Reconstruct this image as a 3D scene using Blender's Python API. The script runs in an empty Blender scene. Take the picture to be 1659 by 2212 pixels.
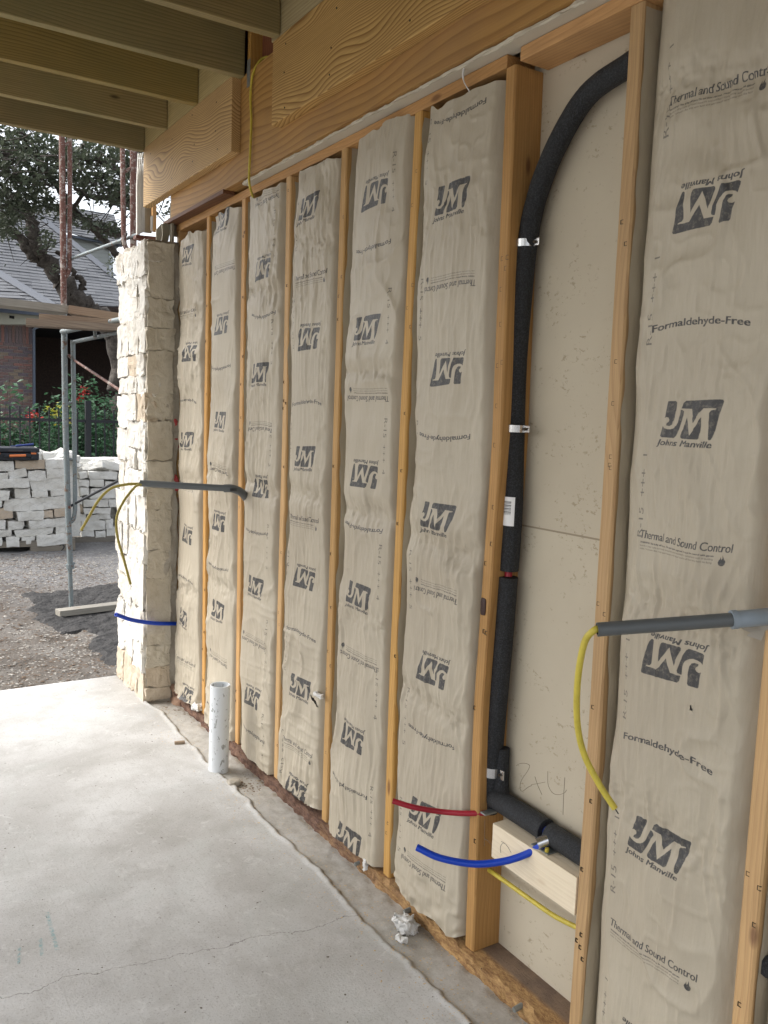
import bpy, bmesh, math, random
import numpy as np
from mathutils import Vector, Matrix, Euler
R=math.radians
rng=random.Random(7); NR=np.random.RandomState(5)
S=bpy.context.scene; COL=S.collection
# ---------------------------------------------------------------- camera, light, exposure
FPX=1834.877; CX,CY=829.5,1106.0                 # focal length and centre, in pixels of a 1659 x 2212 picture
CAM=Vector((-1.3897,0,1.46434)); ROT=Euler((1.459434,-0.036216,-0.562542),'XYZ')
cd=bpy.data.cameras.new('camera'); cam=bpy.data.objects.new('camera',cd); COL.objects.link(cam)
cam.location=CAM; cam.rotation_euler=ROT; cd.sensor_fit='HORIZONTAL'; cd.sensor_width=36; cd.lens=FPX/1659*36
cd.clip_start=.02; cd.clip_end=600; S.camera=cam
S.view_settings.view_transform='Standard'; S.view_settings.look='None'; S.view_settings.gamma=1
S.view_settings.exposure=1.56
W=bpy.data.worlds.new('World'); S.world=W; W.use_nodes=True
SUN_EL,SUN_AZ=R(48),R(305)                       # overcast: a broad soft sun, high on the open side
nt=W.node_tree; nt.nodes.clear()
sk=nt.nodes.new('ShaderNodeTexSky'); sk.sky_type='NISHITA'; sk.sun_disc=False; sk.sun_elevation=SUN_EL; sk.sun_rotation=SUN_AZ
sk.dust_density=4; sk.ozone_density=1
hs=nt.nodes.new('ShaderNodeHueSaturation'); hs.inputs['Saturation'].default_value=.30
bg=nt.nodes.new('ShaderNodeBackground'); bg.inputs[1].default_value=.13
wo=nt.nodes.new('ShaderNodeOutputWorld')
nt.links.new(sk.outputs[0],hs.inputs['Color']); nt.links.new(hs.outputs[0],bg.inputs[0]); nt.links.new(bg.outputs[0],wo.inputs[0])
sd=bpy.data.lights.new('sun','SUN'); sd.energy=.5; sd.angle=R(25); sd.color=(1,.985,.955)
so=bpy.data.objects.new('sun',sd); COL.objects.link(so)
sdir=Vector((math.sin(SUN_AZ)*math.cos(SUN_EL),math.cos(SUN_AZ)*math.cos(SUN_EL),math.sin(SUN_EL)))
so.rotation_euler=sdir.to_track_quat('Z','Y').to_euler(); so.location=(-6,4,8)
RM=ROT.to_matrix()
def at(u,v,axis,val):
    """real place of a picture point that lies on the plane axis = val"""
    r=RM@Vector(((u-CX)/FPX,-(v-CY)/FPX,-1)); t=(val-CAM[axis])/r[axis]; return CAM+r*t
def atp(u,v,p,n):
    r=RM@Vector(((u-CX)/FPX,-(v-CY)/FPX,-1)); n=Vector(n); return CAM+r*((Vector(p)-CAM).dot(n)/r.dot(n))
# ---------------------------------------------------------------- numpy noise
def _h(ix,iy,iz,s):
    n=(ix.astype(np.int64)*374761393+iy.astype(np.int64)*668265263+iz.astype(np.int64)*2147483647+s*974634777)&0xffffffff
    n=((n^(n>>13))*1274126177)&0xffffffff; n=n^(n>>16); return (n&0xffff)/65535.*2-1
def vn(x,y,z=0,s=0):
    x,y,z=np.broadcast_arrays(np.asarray(x,float),np.asarray(y,float),np.asarray(z,float))
    fx,fy,fz=np.floor(x),np.floor(y),np.floor(z); a,b,c=x-fx,y-fy,z-fz
    a,b,c=[t*t*t*(t*(t*6-15)+10) for t in (a,b,c)]; r=0
    for i in (0,1):
        for j in (0,1):
            for k in (0,1):
                r=r+_h(fx+i,fy+j,fz+k,s)*(a if i else 1-a)*(b if j else 1-b)*(c if k else 1-c)
    return r
def fbm(x,y,z=0,s=0,o=4):
    r=0;a=1
    for i in range(o): r=r+a*vn(np.asarray(x)*2**i,np.asarray(y)*2**i,np.asarray(z)*2**i,s+i*17); a*=.5
    return r
def ridge(x,y,z=0,s=0): return 1-np.abs(vn(x,y,z,s))*2
# ---------------------------------------------------------------- materials
def mat(name,col,rough=.7,metal=0,spec=.4):
    m=bpy.data.materials.new(name); m.use_nodes=True; b=m.node_tree.nodes['Principled BSDF']
    b.inputs['Base Color'].default_value=(*col,1); b.inputs['Roughness'].default_value=rough
    b.inputs['Metallic'].default_value=metal; b.inputs['Specular IOR Level'].default_value=spec; return m
class G:
    def __init__(s,m): s.t=m.node_tree; s.b=s.t.nodes['Principled BSDF']
    def n(s,ty,**k):
        x=s.t.nodes.new(ty)
        for a,v in k.items(): setattr(x,a,v)
        return x
    def l(s,a,b): s.t.links.new(a,b)
    def coord(s,scale=(1,1,1),rnd=True,kind='Object'):
        tc=s.n('ShaderNodeTexCoord'); o=tc.outputs[kind]
        if rnd:
            oi=s.n('ShaderNodeObjectInfo'); mm=s.n('ShaderNodeMath',operation='MULTIPLY'); mm.inputs[1].default_value=37.
            s.l(oi.outputs['Random'],mm.inputs[0]); va=s.n('ShaderNodeVectorMath',operation='ADD'); s.l(o,va.inputs[0]); s.l(mm.outputs[0],va.inputs[1]); o=va.outputs[0]
        mp=s.n('ShaderNodeMapping'); mp.inputs['Scale'].default_value=scale; s.l(o,mp.inputs[0]); return mp.outputs[0]
    def noise(s,vec,scale,detail=4,rough=.55,dist=0):
        x=s.n('ShaderNodeTexNoise'); x.inputs['Scale'].default_value=scale; x.inputs['Detail'].default_value=detail
        x.inputs['Roughness'].default_value=rough; x.inputs['Distortion'].default_value=dist; s.l(vec,x.inputs['Vector']); return x.outputs['Fac']
    def ramp(s,fac,stops):
        x=s.n('ShaderNodeValToRGB'); e=x.color_ramp.elements
        while len(e)<len(stops): e.new(.5)
        for el,(p,c) in zip(e,stops): el.position=p; el.color=(*c,1) if len(c)==3 else c
        s.l(fac,x.inputs[0]); return x.outputs[0]
    def g(s,fac,a,b,lo=0,hi=1):
        x=s.n('ShaderNodeMapRange'); x.inputs[1].default_value=a; x.inputs[2].default_value=b; x.inputs[3].default_value=lo; x.inputs[4].default_value=hi; s.l(fac,x.inputs[0]); return x.outputs[0]
    def m(s,op,a,b=None,c=None):
        x=s.n('ShaderNodeMath',operation=op)
        for i,v in enumerate((a,b,c)):
            if v is None: continue
            if isinstance(v,(int,float)): x.inputs[i].default_value=v
            else: s.l(v,x.inputs[i])
        return x.outputs[0]
    def mix(s,f,a,b,mode='MIX'):
        x=s.n('ShaderNodeMix',data_type='RGBA',blend_type=mode)
        for i,v in ((0,f),(6,a),(7,b)):
            if isinstance(v,(int,float)): x.inputs[i].default_value=v
            elif isinstance(v,tuple): x.inputs[i].default_value=(*v,1)
            else: s.l(v,x.inputs[i])
        return x.outputs[2]
    def col(s,c): s.l(c,s.b.inputs['Base Color'])
    def rough(s,c): s.l(c,s.b.inputs['Roughness'])
    def bump(s,h,dist,st=1):
        x=s.n('ShaderNodeBump'); x.inputs['Strength'].default_value=st; x.inputs['Distance'].default_value=dist; s.l(h,x.inputs['Height'])
        if s.b.inputs['Normal'].links: s.l(s.b.inputs['Normal'].links[0].from_socket,x.inputs['Normal'])
        s.l(x.outputs[0],s.b.inputs['Normal'])
def wood(name,light,dark,axis='z',n=40,amp=.10,contrast=.8,stain=None,sat=.35,low=1.4,rough=.65,knots=True,lowx=5.,knotcol=(.16,.065,.022),fine=.35,dirt=.25):
    m=mat(name,light,rough); g=G(m); ai='xyz'.index(axis)
    sc=[1,1,1]; sc[ai]=.0
    base=g.coord(); sx=g.n('ShaderNodeSeparateXYZ'); g.l(base,sx.inputs[0])
    oth=[o for i,o in enumerate(sx.outputs) if i!=ai]; ac=g.m('ADD',oth[0],oth[1])
    s1=[lowx]*3; s1[ai]=low; mp=g.n('ShaderNodeMapping'); mp.inputs['Scale'].default_value=s1; g.l(base,mp.inputs[0])
    nz=g.noise(mp.outputs[0],1,1.3,.4); f=g.m('ADD',g.m('MULTIPLY',ac,1.0),g.m('MULTIPLY',nz,amp*2))
    f=g.m('MULTIPLY',f,n*3.4); fr=g.m('FRACT',f)
    band=g.ramp(fr,[(0,(0,0,0)),(.35,(.12,)*3),(.72,(.55,)*3),(.9,(1,)*3),(1,(0,0,0))])
    s2=[260]*3; s2[ai]=5; mp2=g.n('ShaderNodeMapping'); mp2.inputs['Scale'].default_value=s2; g.l(base,mp2.inputs[0])
    fn=g.noise(mp2.outputs[0],1,3,.6)
    bl=g.noise(g.n('ShaderNodeMapping').outputs[0],1) if False else g.noise(base,3.1,3,.6)
    c=g.mix(g.m('MULTIPLY',band,contrast),tuple(light),tuple(dark))
    c=g.mix(g.m('MULTIPLY',g.g(fn,.35,.75),fine),c,tuple(x*.55 for x in dark))
    c=g.mix(g.m('MULTIPLY',g.g(bl,.45,.75),dirt),c,tuple(x*.6 for x in (stain or dark)))
    if stain: c=g.mix(g.m('MULTIPLY',g.g(g.noise(base,1.7,2,.5),.4,.7),sat),c,stain)
    if knots:
        vo=g.n('ShaderNodeTexVoronoi'); s3=[9]*3; s3[ai]=3.2; mp3=g.n('ShaderNodeMapping'); mp3.inputs['Scale'].default_value=s3; g.l(base,mp3.inputs[0]); g.l(mp3.outputs[0],vo.inputs['Vector']); vo.inputs['Scale'].default_value=1
        c=g.mix(g.m('MULTIPLY',g.g(vo.outputs['Distance'],.10,.045),.8),c,knotcol)
    oi=g.n('ShaderNodeObjectInfo'); hv=g.n('ShaderNodeHueSaturation'); g.l(c,hv.inputs['Color']); g.l(g.g(g.m('FRACT',g.m('MULTIPLY',oi.outputs['Random'],7.3)),0,1,.84,1.12),hv.inputs['Value']); g.l(g.g(g.m('FRACT',g.m('MULTIPLY',oi.outputs['Random'],3.1)),0,1,.85,1.08),hv.inputs['Saturation'])
    g.col(hv.outputs[0]); g.bump(g.m('ADD',band,fn),.0006,.5); return m
M={}
M['stud']=wood('stud_pine',(.60,.355,.12),(.44,.225,.065),'z',n=26,amp=.06,contrast=.6,dirt=.22)
M['stud2']=wood('stud_pine_orange',(.57,.315,.10),(.40,.19,.05),'z',n=26,amp=.06,contrast=.55,dirt=.25)
M['plate']=wood('plate_pine',(.56,.31,.12),(.38,.19,.065),'y',n=22,amp=.08,contrast=.5,dirt=.45)
M['lvl']=wood('laminated_veneer',(.50,.28,.085),(.26,.12,.03),'y',n=11,amp=.14,contrast=.75,low=1.1,lowx=4.5,knots=False,dirt=.35,stain=(.30,.19,.11),sat=.3,fine=.25)
M['face']=wood('face_board_pine',(.62,.41,.165),(.20,.085,.022),'y',n=32,amp=.125,contrast=.9,low=1.5,lowx=4.6,knots=False,dirt=.15,fine=.25)
M['ledger']=wood('ledger_board_pine',(.52,.42,.21),(.30,.21,.085),'y',n=26,amp=.05,contrast=.6,low=.6,knots=False,dirt=.2)
M['joist']=wood('treated_joist_pine',(.38,.285,.11),(.14,.09,.026),'x',n=26,amp=.08,contrast=.65,low=.7,stain=(.20,.20,.085),sat=.5,dirt=.3,knotcol=(.04,.025,.01))
M['dark_wood']=wood('reddish_blocking',(.26,.085,.03),(.14,.04,.015),'z',n=14,contrast=.6)
M['white_wood']=wood('new_white_pine',(.78,.66,.47),(.66,.52,.33),'y',n=24,amp=.08,contrast=.35,low=1.0,knots=True,knotcol=(.5,.33,.18),dirt=.08,fine=.15)
M['old_plank']=wood('weathered_plank',(.36,.27,.18),(.17,.11,.07),'x',n=20,contrast=.6,dirt=.5,stain=(.26,.17,.11),sat=.7)
M['pallet_wood']=wood('pallet_wood',(.25,.22,.175),(.15,.125,.10),'x',n=20,contrast=.5,dirt=.4)
M['grey_wood']=wood('grey_pallet_wood',(.40,.37,.31),(.26,.23,.19),'x',n=20,contrast=.5,dirt=.4)
def soil(name,a,b,c=None,sc=9,rough=.9,bump=.004,kind='Object',fine=120):
    m=mat(name,a,rough); g=G(m); v=g.coord(kind=kind,rnd=False); n1=g.noise(v,sc,6,.6); n2=g.noise(v,fine,3,.6)
    o=g.mix(g.g(n1,.38,.64),a,b)
    if c: o=g.mix(g.g(n2,.55,.72),o,c)
    g.col(o); g.bump(g.m('ADD',n2,n1),bump,.6); return m
# concrete
def concrete():
    m=mat('slab_concrete',(.5,.5,.48),.72); g=G(m); v=g.coord(rnd=False); sp=g.n('ShaderNodeSeparateXYZ'); g.l(v,sp.inputs[0])
    n1=g.noise(v,1.3,6,.62,.6); n2=g.noise(v,7,6,.65,.3); n3=g.noise(v,160,3,.6)
    c=g.mix(g.g(n1,.35,.66),(.40,.39,.37),(.62,.62,.61)); c=g.mix(g.m('MULTIPLY',g.g(n2,.46,.7),.38),c,(.30,.285,.26))
    c=g.mix(g.m('MULTIPLY',g.g(g.noise(v,2.4,4,.6,1.5),.52,.66),.35),c,(.50,.52,.50))
    c=g.mix(g.m('MULTIPLY',g.g(n3,.56,.72),.5),c,(.17,.15,.13)); c=g.mix(g.m('MULTIPLY',g.g(g.noise(v,52,5,.75,.4),.60,.70),.55),c,(.20,.18,.155)); c=g.mix(g.m('MULTIPLY',g.g(g.noise(v,19,6,.75,1.5),.56,.66),.35),c,(.72,.72,.70))
    # trowel scratches
    mp=g.n('ShaderNodeMapping'); mp.inputs['Scale'].default_value=(170,6,1); mp.inputs['Rotation'].default_value=(0,0,.35); g.l(v,mp.inputs[0]); n4=g.noise(mp.outputs[0],1,2,.5)
    c=g.mix(g.m('MULTIPLY',g.g(n4,.6,.75),.22),c,(.3,.28,.25))
    # dirty strip along the wall foot
    strip=g.g(g.m('ADD',sp.outputs[0],g.m('MULTIPLY',n2,.10)),-.11,-.04)
    c=g.mix(g.m('MULTIPLY',strip,.55),c,g.mix(g.g(g.noise(v,30,6,.75),.42,.62),(.45,.42,.36),(.30,.26,.20)))
    ca=g.n('ShaderNodeAttribute'); ca.attribute_name='crack_dirt'; c=g.mix(g.m('MULTIPLY',ca.outputs['Fac'],.8),c,g.mix(g.g(g.noise(v,160,3,.7),.4,.6),(.30,.22,.12),(.10,.075,.05)))
    # hairline crack
    def crack(px,py,sx,sy,w,lo,hi,amp,seed):
        nn=g.noise(v,5+seed,6,.65); d=g.m('ADD',g.m('ADD',g.m('MULTIPLY',sp.outputs[0],sx),g.m('MULTIPLY',sp.outputs[1],sy)),g.m('MULTIPLY',g.m('SUBTRACT',nn,.5),amp))
        d=g.m('ABSOLUTE',g.m('SUBTRACT',d,px)); k=g.g(d,w,w*.2)
        return g.m('MULTIPLY',k,g.m('MULTIPLY',g.m('GREATER_THAN',sp.outputs[0],lo),g.m('LESS_THAN',sp.outputs[0],hi)))
    k1=crack(1.985,0,.145,1,.0016,-2.2,-.13,.12,0)
    c=g.mix(g.m('MULTIPLY',k1,.75),c,(.13,.11,.1))
    # blue chalk strokes
    def stroke(x0,y0,x1,y1,w):
        a=Vector((x0,y0)); d=Vector((x1-x0,y1-y0)); L=d.length; d.normalize()
        px=g.m('SUBTRACT',sp.outputs[0],x0); py=g.m('SUBTRACT',sp.outputs[1],y0)
        t=g.m('ADD',g.m('MULTIPLY',px,d.x),g.m('MULTIPLY',py,d.y)); q=g.m('ABSOLUTE',g.m('SUBTRACT',g.m('MULTIPLY',px,d.y),g.m('MULTIPLY',py,d.x)))
        k=g.m('MULTIPLY',g.g(q,w,w*.5),g.m('MULTIPLY',g.m('GREATER_THAN',t,0),g.m('LESS_THAN',t,L)))
        return g.m('MULTIPLY',k,g.g(g.noise(v,90,3,.7),.4,.6))
    for s_ in ((-.935,2.46,-.945,2.265,.007),(-.975,2.34,-.985,2.26,.006),(-1.03,2.33,-1.045,2.25,.005)):
        c=g.mix(g.m('MULTIPLY',stroke(*s_),.55),c,(.10,.30,.33))
    g.col(c); g.rough(g.g(n1,.3,.7,.55,.85)); g.bump(n2,.004,.35); g.bump(n3,.0016,.5); g.bump(k1,-.002,.6); return m
M['concrete']=concrete()
M['ground']=ground_mat() if 0 else soil('driveway_gravel_soil',(.095,.077,.060),(.19,.175,.155),(.05,.042,.035),sc=3,bump=.02,fine=45)
g=G(M['ground']); v=g.coord(rnd=False); sp=g.n('ShaderNodeSeparateXYZ'); g.l(v,sp.inputs[0]); old=g.b.inputs['Base Color'].links[0].from_socket
k=g.g(g.m('ADD',sp.outputs[1],g.m('MULTIPLY',g.noise(v,1.1,4,.6),3.)),8.2,9.4); g.col(g.mix(k,g.mix(g.g(g.noise(v,.9,3,.6),.4,.62),old,g.mix(.6,old,(.07,.055,.042))),g.mix(g.g(g.noise(v,30,5,.7),.4,.65),(.20,.195,.19),(.11,.105,.10))))
M['asphalt']=soil('dark_asphalt_crumb',(.025,.024,.023),(.055,.052,.05),(.11,.105,.10),sc=14,bump=.012,fine=110)
M['pebble']=soil('pebbles',(.19,.165,.135),(.44,.42,.38),None,sc=60,bump=.001)
M['pebble_dark']=soil('mulch_bits',(.09,.06,.04),(.18,.13,.09),None,sc=60,bump=.001)
def limestone(name,a,b,c,sc=14):
    m=mat(name,a,.9); g=G(m); v=g.coord(); n1=g.noise(v,sc,6,.65,.4); n2=g.noise(v,sc*.3,3,.5); n3=g.noise(v,90,4,.7)
    o=g.mix(g.g(n2,.35,.7),a,b); o=g.mix(g.m('MULTIPLY',g.g(n1,.5,.72),.6),o,c); g.col(o); g.bump(n1,.008,.7); g.bump(n3,.003,.7); return m
M['stone']=limestone('white_limestone',(.72,.705,.66),(.60,.565,.50),(.47,.41,.33))
M['stone_cream_shade']=limestone('cream_shaded_limestone',(.60,.55,.455),(.50,.445,.35),(.36,.30,.22))  # pillar front: tan limestone, also darkened in colour for that face's shade
M['stone_warm']=limestone('tan_limestone',(.62,.54,.43),(.52,.43,.32),(.38,.29,.20))
M['stone_stack']=limestone('pallet_limestone',(.74,.73,.69),(.62,.60,.54),(.48,.45,.40),sc=20)
M['stone_rust']=limestone('rusty_limestone',(.56,.47,.37),(.46,.37,.27),(.6,.5,.4),sc=20)
M['mortar']=limestone('mortar',(.44,.40,.335),(.35,.31,.25),(.24,.20,.15),sc=25)
M['mortar_red']=limestone('mortar_backing',(.30,.17,.11),(.42,.28,.19),(.10,.06,.04),sc=30)
M['shale_grey']=soil('grey_flashing_board',(.33,.30,.23),(.26,.235,.18),None,sc=8,bump=.001)
M['foam']=mat('pink_foam',(.45,.07,.07),.8)
def sheath():
    m=mat('sheathing_board_tan',(.55,.47,.34),.8); g=G(m); v=g.coord(rnd=False); n1=g.noise(v,2.2,4,.6); sp=g.n('ShaderNodeSeparateXYZ'); g.l(v,sp.inputs[0])
    c=g.mix(g.g(n1,.35,.7),(.54,.48,.37),(.48,.42,.32))
    # stains: small clustered blotches, running in diagonal rows
    mp=g.n('ShaderNodeMapping'); mp.inputs['Scale'].default_value=(1,46,70); mp.inputs['Rotation'].default_value=(.45,0,0); g.l(v,mp.inputs[0])
    sp1=g.noise(mp.outputs[0],1,4,.75); cl=g.noise(v,6.5,3,.6,1.2)
    k=g.m('MULTIPLY',g.g(sp1,.57,.61),g.g(cl,.51,.58)); k2=g.m('MULTIPLY',g.g(g.noise(v,60,3,.7),.66,.7),.7)
    c=g.mix(g.m('MULTIPLY',g.m('MAXIMUM',k,k2),.5),c,(.22,.155,.08)); g.col(c); g.bump(g.noise(v,400,2,.5),.0004,.5); return m
M['sheath']=sheath()
M['glass_wool']=mat('white_glass_wool',(.82,.81,.78),.95); g=G(M['glass_wool']); g.bump(g.noise(g.coord(rnd=False),160,5,.8,1.),.004,1)
def pipefoam():
    m=mat('black_foam_sleeve',(.02,.023,.028),.62,0,.5); g=G(m); v=g.coord(rnd=False); n=g.noise(v,260,3,.7); n2=g.noise(v,700,2,.6)
    g.col(g.mix(g.g(n,.45,.72),(.008,.009,.011),(.05,.056,.066))); g.bump(g.m('ADD',n,n2),.0025,.9); return m
M['pipefoam']=pipefoam()
M['pvc']=mat('white_pvc',(.72,.75,.77),.38,0,.5); g=G(M['pvc']); v=g.coord((1,1,.5),rnd=False)
c=g.mix(g.g(g.noise(v,55,4,.7,.6),.60,.62),(.74,.77,.79),(.33,.34,.33)); c=g.mix(g.m('MULTIPLY',g.g(g.noise(v,8,3,.6),.45,.8),.2),c,(.6,.58,.52)); g.col(c)
M['conduit']=mat('grey_conduit',(.105,.115,.12),.42,0,.5)
M['conduit_lt']=mat('grey_coupling',(.26,.31,.36),.4,0,.5)
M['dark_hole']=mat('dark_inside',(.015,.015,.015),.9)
M['pex_red']=mat('red_tube',(.33,.012,.028),.4); M['pex_blue']=mat('blue_tube',(.006,.05,.45),.35); M['pex_blue_in']=mat('blue_tube_inside',(.05,.25,.6),.5)
M['romex']=mat('yellow_cable',(.58,.47,.06),.42); g=G(M['romex']); v=g.coord(rnd=False); g.col(g.mix(g.g(g.noise(v,45,3,.6),.4,.8),(.60,.49,.07),(.44,.35,.05)))
M['romex_old']=mat('dull_yellow_cable',(.36,.29,.06),.5)
M['steel']=mat('bright_zinc',(.7,.7,.7),.25,.95); M['steel_dull']=mat('galvanised',(.30,.32,.31),.5,.6)
M['label']=mat('white_label',(.85,.85,.85),.5); M['ink']=mat('black_ink',(.03,.03,.03),.6)
M['staple']=mat('dark_staple',(.06,.045,.03),.4,.5)
def rust(name,a,b,th=.5,sc=22):
    m=mat(name,a,.6,.25); g=G(m); v=g.coord(rnd=False); n=g.noise(v,sc,5,.7,.3); n2=g.noise(v,70,3,.7)
    c=g.mix(g.g(n,th,th+.08),a,b); c=g.mix(g.m('MULTIPLY',g.g(n2,.6,.68),.8),c,(.5,.49,.46)); g.col(c); g.bump(n,.002,.5); return m
M['rust']=rust('rusty_scaffold_tube',(.14,.062,.045),(.34,.29,.25),.53)
M['galv']=rust('galvanised_scaffold_tube',(.22,.255,.26),(.17,.10,.07),.56)
M['lintel']=rust('red_oxide_steel',(.12,.04,.025),(.19,.08,.05),.5)
M['white_trim']=wood('pale_weathered_trim',(.70,.68,.62),(.5,.46,.4),'z',n=10,contrast=.4,dirt=.3,knots=False)
M['bark']=soil('oak_bark',(.045,.036,.03),(.11,.095,.08),(.02,.016,.013),sc=12,bump=.03,fine=50)
def leafm(name,a,b):
    m=mat(name,a,.5,0,.35); g=G(m); v=g.coord(rnd=False); g.col(g.mix(g.g(g.noise(v,3.1,4,.7),.35,.65),a,b)); g.b.inputs['Subsurface Weight'].default_value=0
    tr=g.n('ShaderNodeBsdfTranslucent'); mx=g.n('ShaderNodeMixShader'); mx.inputs[0].default_value=.25; g.l(g.b.inputs['Base Color'].links[0].from_socket,tr.inputs[0]); out=[n for n in g.t.nodes if n.type=='OUTPUT_MATERIAL'][0]
    g.l(g.b.outputs[0],mx.inputs[1]); g.l(tr.outputs[0],mx.inputs[2]); g.l(mx.outputs[0],out.inputs[0]); return m
M['oak_leaf']=leafm('oak_leaf',(.055,.072,.045),(.10,.115,.075))
M['shrub_leaf']=leafm('shrub_leaf',(.045,.12,.055),(.10,.21,.11)); M['shrub_dark']=leafm('shrub_leaf_dark',(.02,.055,.03),(.045,.095,.05))
M['yellow_leaf']=leafm('yellow_leaf',(.42,.45,.05),(.5,.42,.06)); M['red_flower']=mat('red_flower',(.5,.02,.02),.5)
M['iron']=mat('black_iron',(.012,.014,.018),.45)
M['case']=mat('black_case_plastic',(.02,.023,.03),.45); M['orange']=mat('orange_plastic',(.62,.17,.05),.45); M['blue_tool']=mat('blue_tool_plastic',(.02,.04,.18),.4)
def shingle():
    m=mat('grey_asphalt_shingle',(.2,.2,.2),.9); g=G(m); v=g.coord(rnd=False); br=g.n('ShaderNodeTexBrick')
    br.inputs['Scale'].default_value=1; br.inputs['Brick Width'].default_value=.42; br.inputs['Row Height'].default_value=.14; br.inputs['Mortar Size'].default_value=.004
    br.inputs['Color1'].default_value=(.125,.13,.14,1); br.inputs['Color2'].default_value=(.20,.205,.215,1); br.inputs['Mortar'].default_value=(.07,.07,.075,1); g.l(v,br.inputs['Vector'])
    g.col(g.mix(g.m('MULTIPLY',g.noise(v,40,3,.7),.5),br.outputs['Color'],(.16,.165,.175))); return m
M['shingle']=shingle(); M['shingle_cap']=mat('pale_ridge_shingle',(.17,.18,.20),.9)
M['fascia']=mat('cream_fascia',(.42,.42,.34),.6); M['gutter']=mat('blue_grey_gutter',(.085,.105,.14),.4); M['siding']=mat('grey_siding',(.36,.38,.36),.6); M['siding_w']=mat('white_corner_trim',(.62,.66,.70),.6)
M['brick_mortar']=mat('brick_mortar',(.42,.41,.38),.9)
BR=[]
for i,cc in enumerate([(.15,.095,.085),(.125,.095,.095),(.18,.14,.105),(.19,.10,.085),(.11,.09,.10)]):
    BR.append(soil('brick_face_%d'%i,cc,tuple(x*1.5 for x in cc),tuple(x*.6 for x in cc),sc=30,bump=.001))
BRD=soil('shaded_carport_brick',(.05,.035,.03),(.08,.055,.045),None,sc=20)  # darkened brick copy, the carport's shade is put into its colour
M['soffit_dark']=mat('shaded_carport_ceiling',(.02,.02,.02),.9)  # near-black ceiling colour stands in for the carport's shade
M['wire']=mat('wire_mesh',(.4,.4,.38),.5,.5)
# ---------------------------------------------------------------- object helpers
def tag(o,label=None,cat=None,group=None,kind=None):
    if label: o['label']=label
    if cat: o['category']=cat
    if group: o['group']=group
    if kind: o['kind']=kind
    return o
def empty(name,loc,label,cat,group=None):
    o=bpy.data.objects.new(name,None); COL.objects.link(o); o.location=loc; o.empty_display_size=.1; return tag(o,label,cat,group)
def mesh(name,V,F,m,parent=None,loc=None,smooth=False,mats=None,midx=None):
    """world-space verts; the object's origin is set at loc (or the centre) so that grain follows the piece"""
    V=np.asarray(V,float)
    c=np.array(loc) if loc is not None else (V.min(0)+V.max(0))/2
    me=bpy.data.meshes.new(name); me.from_pydata((V-c).tolist(),[],F if isinstance(F,list) else F.tolist())
    for k in (mats or [m]): me.materials.append(k)
    if midx is not None: me.polygons.foreach_set('material_index',midx)
    if smooth: me.polygons.foreach_set('use_smooth',[True]*len(me.polygons))
    me.update(); o=bpy.data.objects.new(name,me); COL.objects.link(o)
    if parent is not None:
        o.parent=parent; pl=np.array(abs_loc(parent)); o.location=c-pl
    else: o.location=c
    return o
def abs_loc(o):
    p=Vector(o.location)
    while o.parent: o=o.parent; p+=o.location
    return p
class B:
    """collects shapes in world space"""
    def __init__(s): s.V=[];s.F=[];s.n=0
    def add(s,V,F):
        s.V.append(np.asarray(V,float)); s.F+= [[i+s.n for i in f] for f in F]; s.n+=len(V); return s
    def box(s,a,b,bev=0,rot=None):
        a,b=np.minimum(a,b).astype(float),np.maximum(a,b).astype(float)
        if bev:
            bm=bmesh.new(); bmesh.ops.create_cube(bm,size=1); bmesh.ops.scale(bm,vec=(b-a).tolist(),verts=bm.verts)
            bmesh.ops.bevel(bm,geom=bm.edges,offset=bev,segments=2,affect='EDGES',profile=.5)
            V=np.array([v.co[:] for v in bm.verts]); F=[[v.index for v in f.verts] for f in bm.faces]; bm.free()
        else:
            V=np.array([[x,y,z] for x in(-.5,.5) for y in(-.5,.5) for z in(-.5,.5)])*(b-a); F=[[0,1,3,2],[4,6,7,5],[0,4,5,1],[2,3,7,6],[0,2,6,4],[1,5,7,3]]
        if rot is not None: V=V@np.array(rot).T
        return s.add(V+(a+b)/2,F)
    def tube(s,P,r,seg=14,cap=True):
        P=[Vector(p) for p in P]; n=len(P); r=[r]*n if isinstance(r,(int,float)) else r; V=[];up=None
        for i,p in enumerate(P):
            t=(P[min(i+1,n-1)]-P[max(i-1,0)]).normalized()
            if up is None: up=t.orthogonal().normalized()
            up=(up-t*up.dot(t)).normalized(); w=t.cross(up)
            for k in range(seg):
                a=2*math.pi*k/seg; V.append(p+(up*math.cos(a)+w*math.sin(a))*r[i])
        F=[[i*seg+k,i*seg+(k+1)%seg,(i+1)*seg+(k+1)%seg,(i+1)*seg+k] for i in range(n-1) for k in range(seg)]
        if cap: F+=[list(range(seg))[::-1],[(n-1)*seg+k for k in range(seg)]]
        return s.add([v[:] for v in V],F)
    def obj(s,name,m,parent=None,smooth=False,loc=None,mats=None,midx=None):
        return mesh(name,np.vstack(s.V),s.F,m,parent,loc,smooth,mats,midx)
def curve(P,n=12):
    P=[Vector(p) for p in P]; Q=[P[0]*2-P[1]]+P+[P[-1]*2-P[-2]]; out=[]
    for i in range(1,len(Q)-2):
        a,b,c,d=Q[i-1:i+3]
        for k in range(n):
            t=k/n; out.append(.5*((2*b)+(c-a)*t+(2*a-5*b+4*c-d)*t*t+(3*b-a-3*c+d)*t**3))
    return out+[P[-1]]
def smooth_by(o,ang=40):
    o.data.polygons.foreach_set('use_smooth',[True]*len(o.data.polygons)); o.data.set_sharp_from_angle(angle=R(ang)); return o
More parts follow.
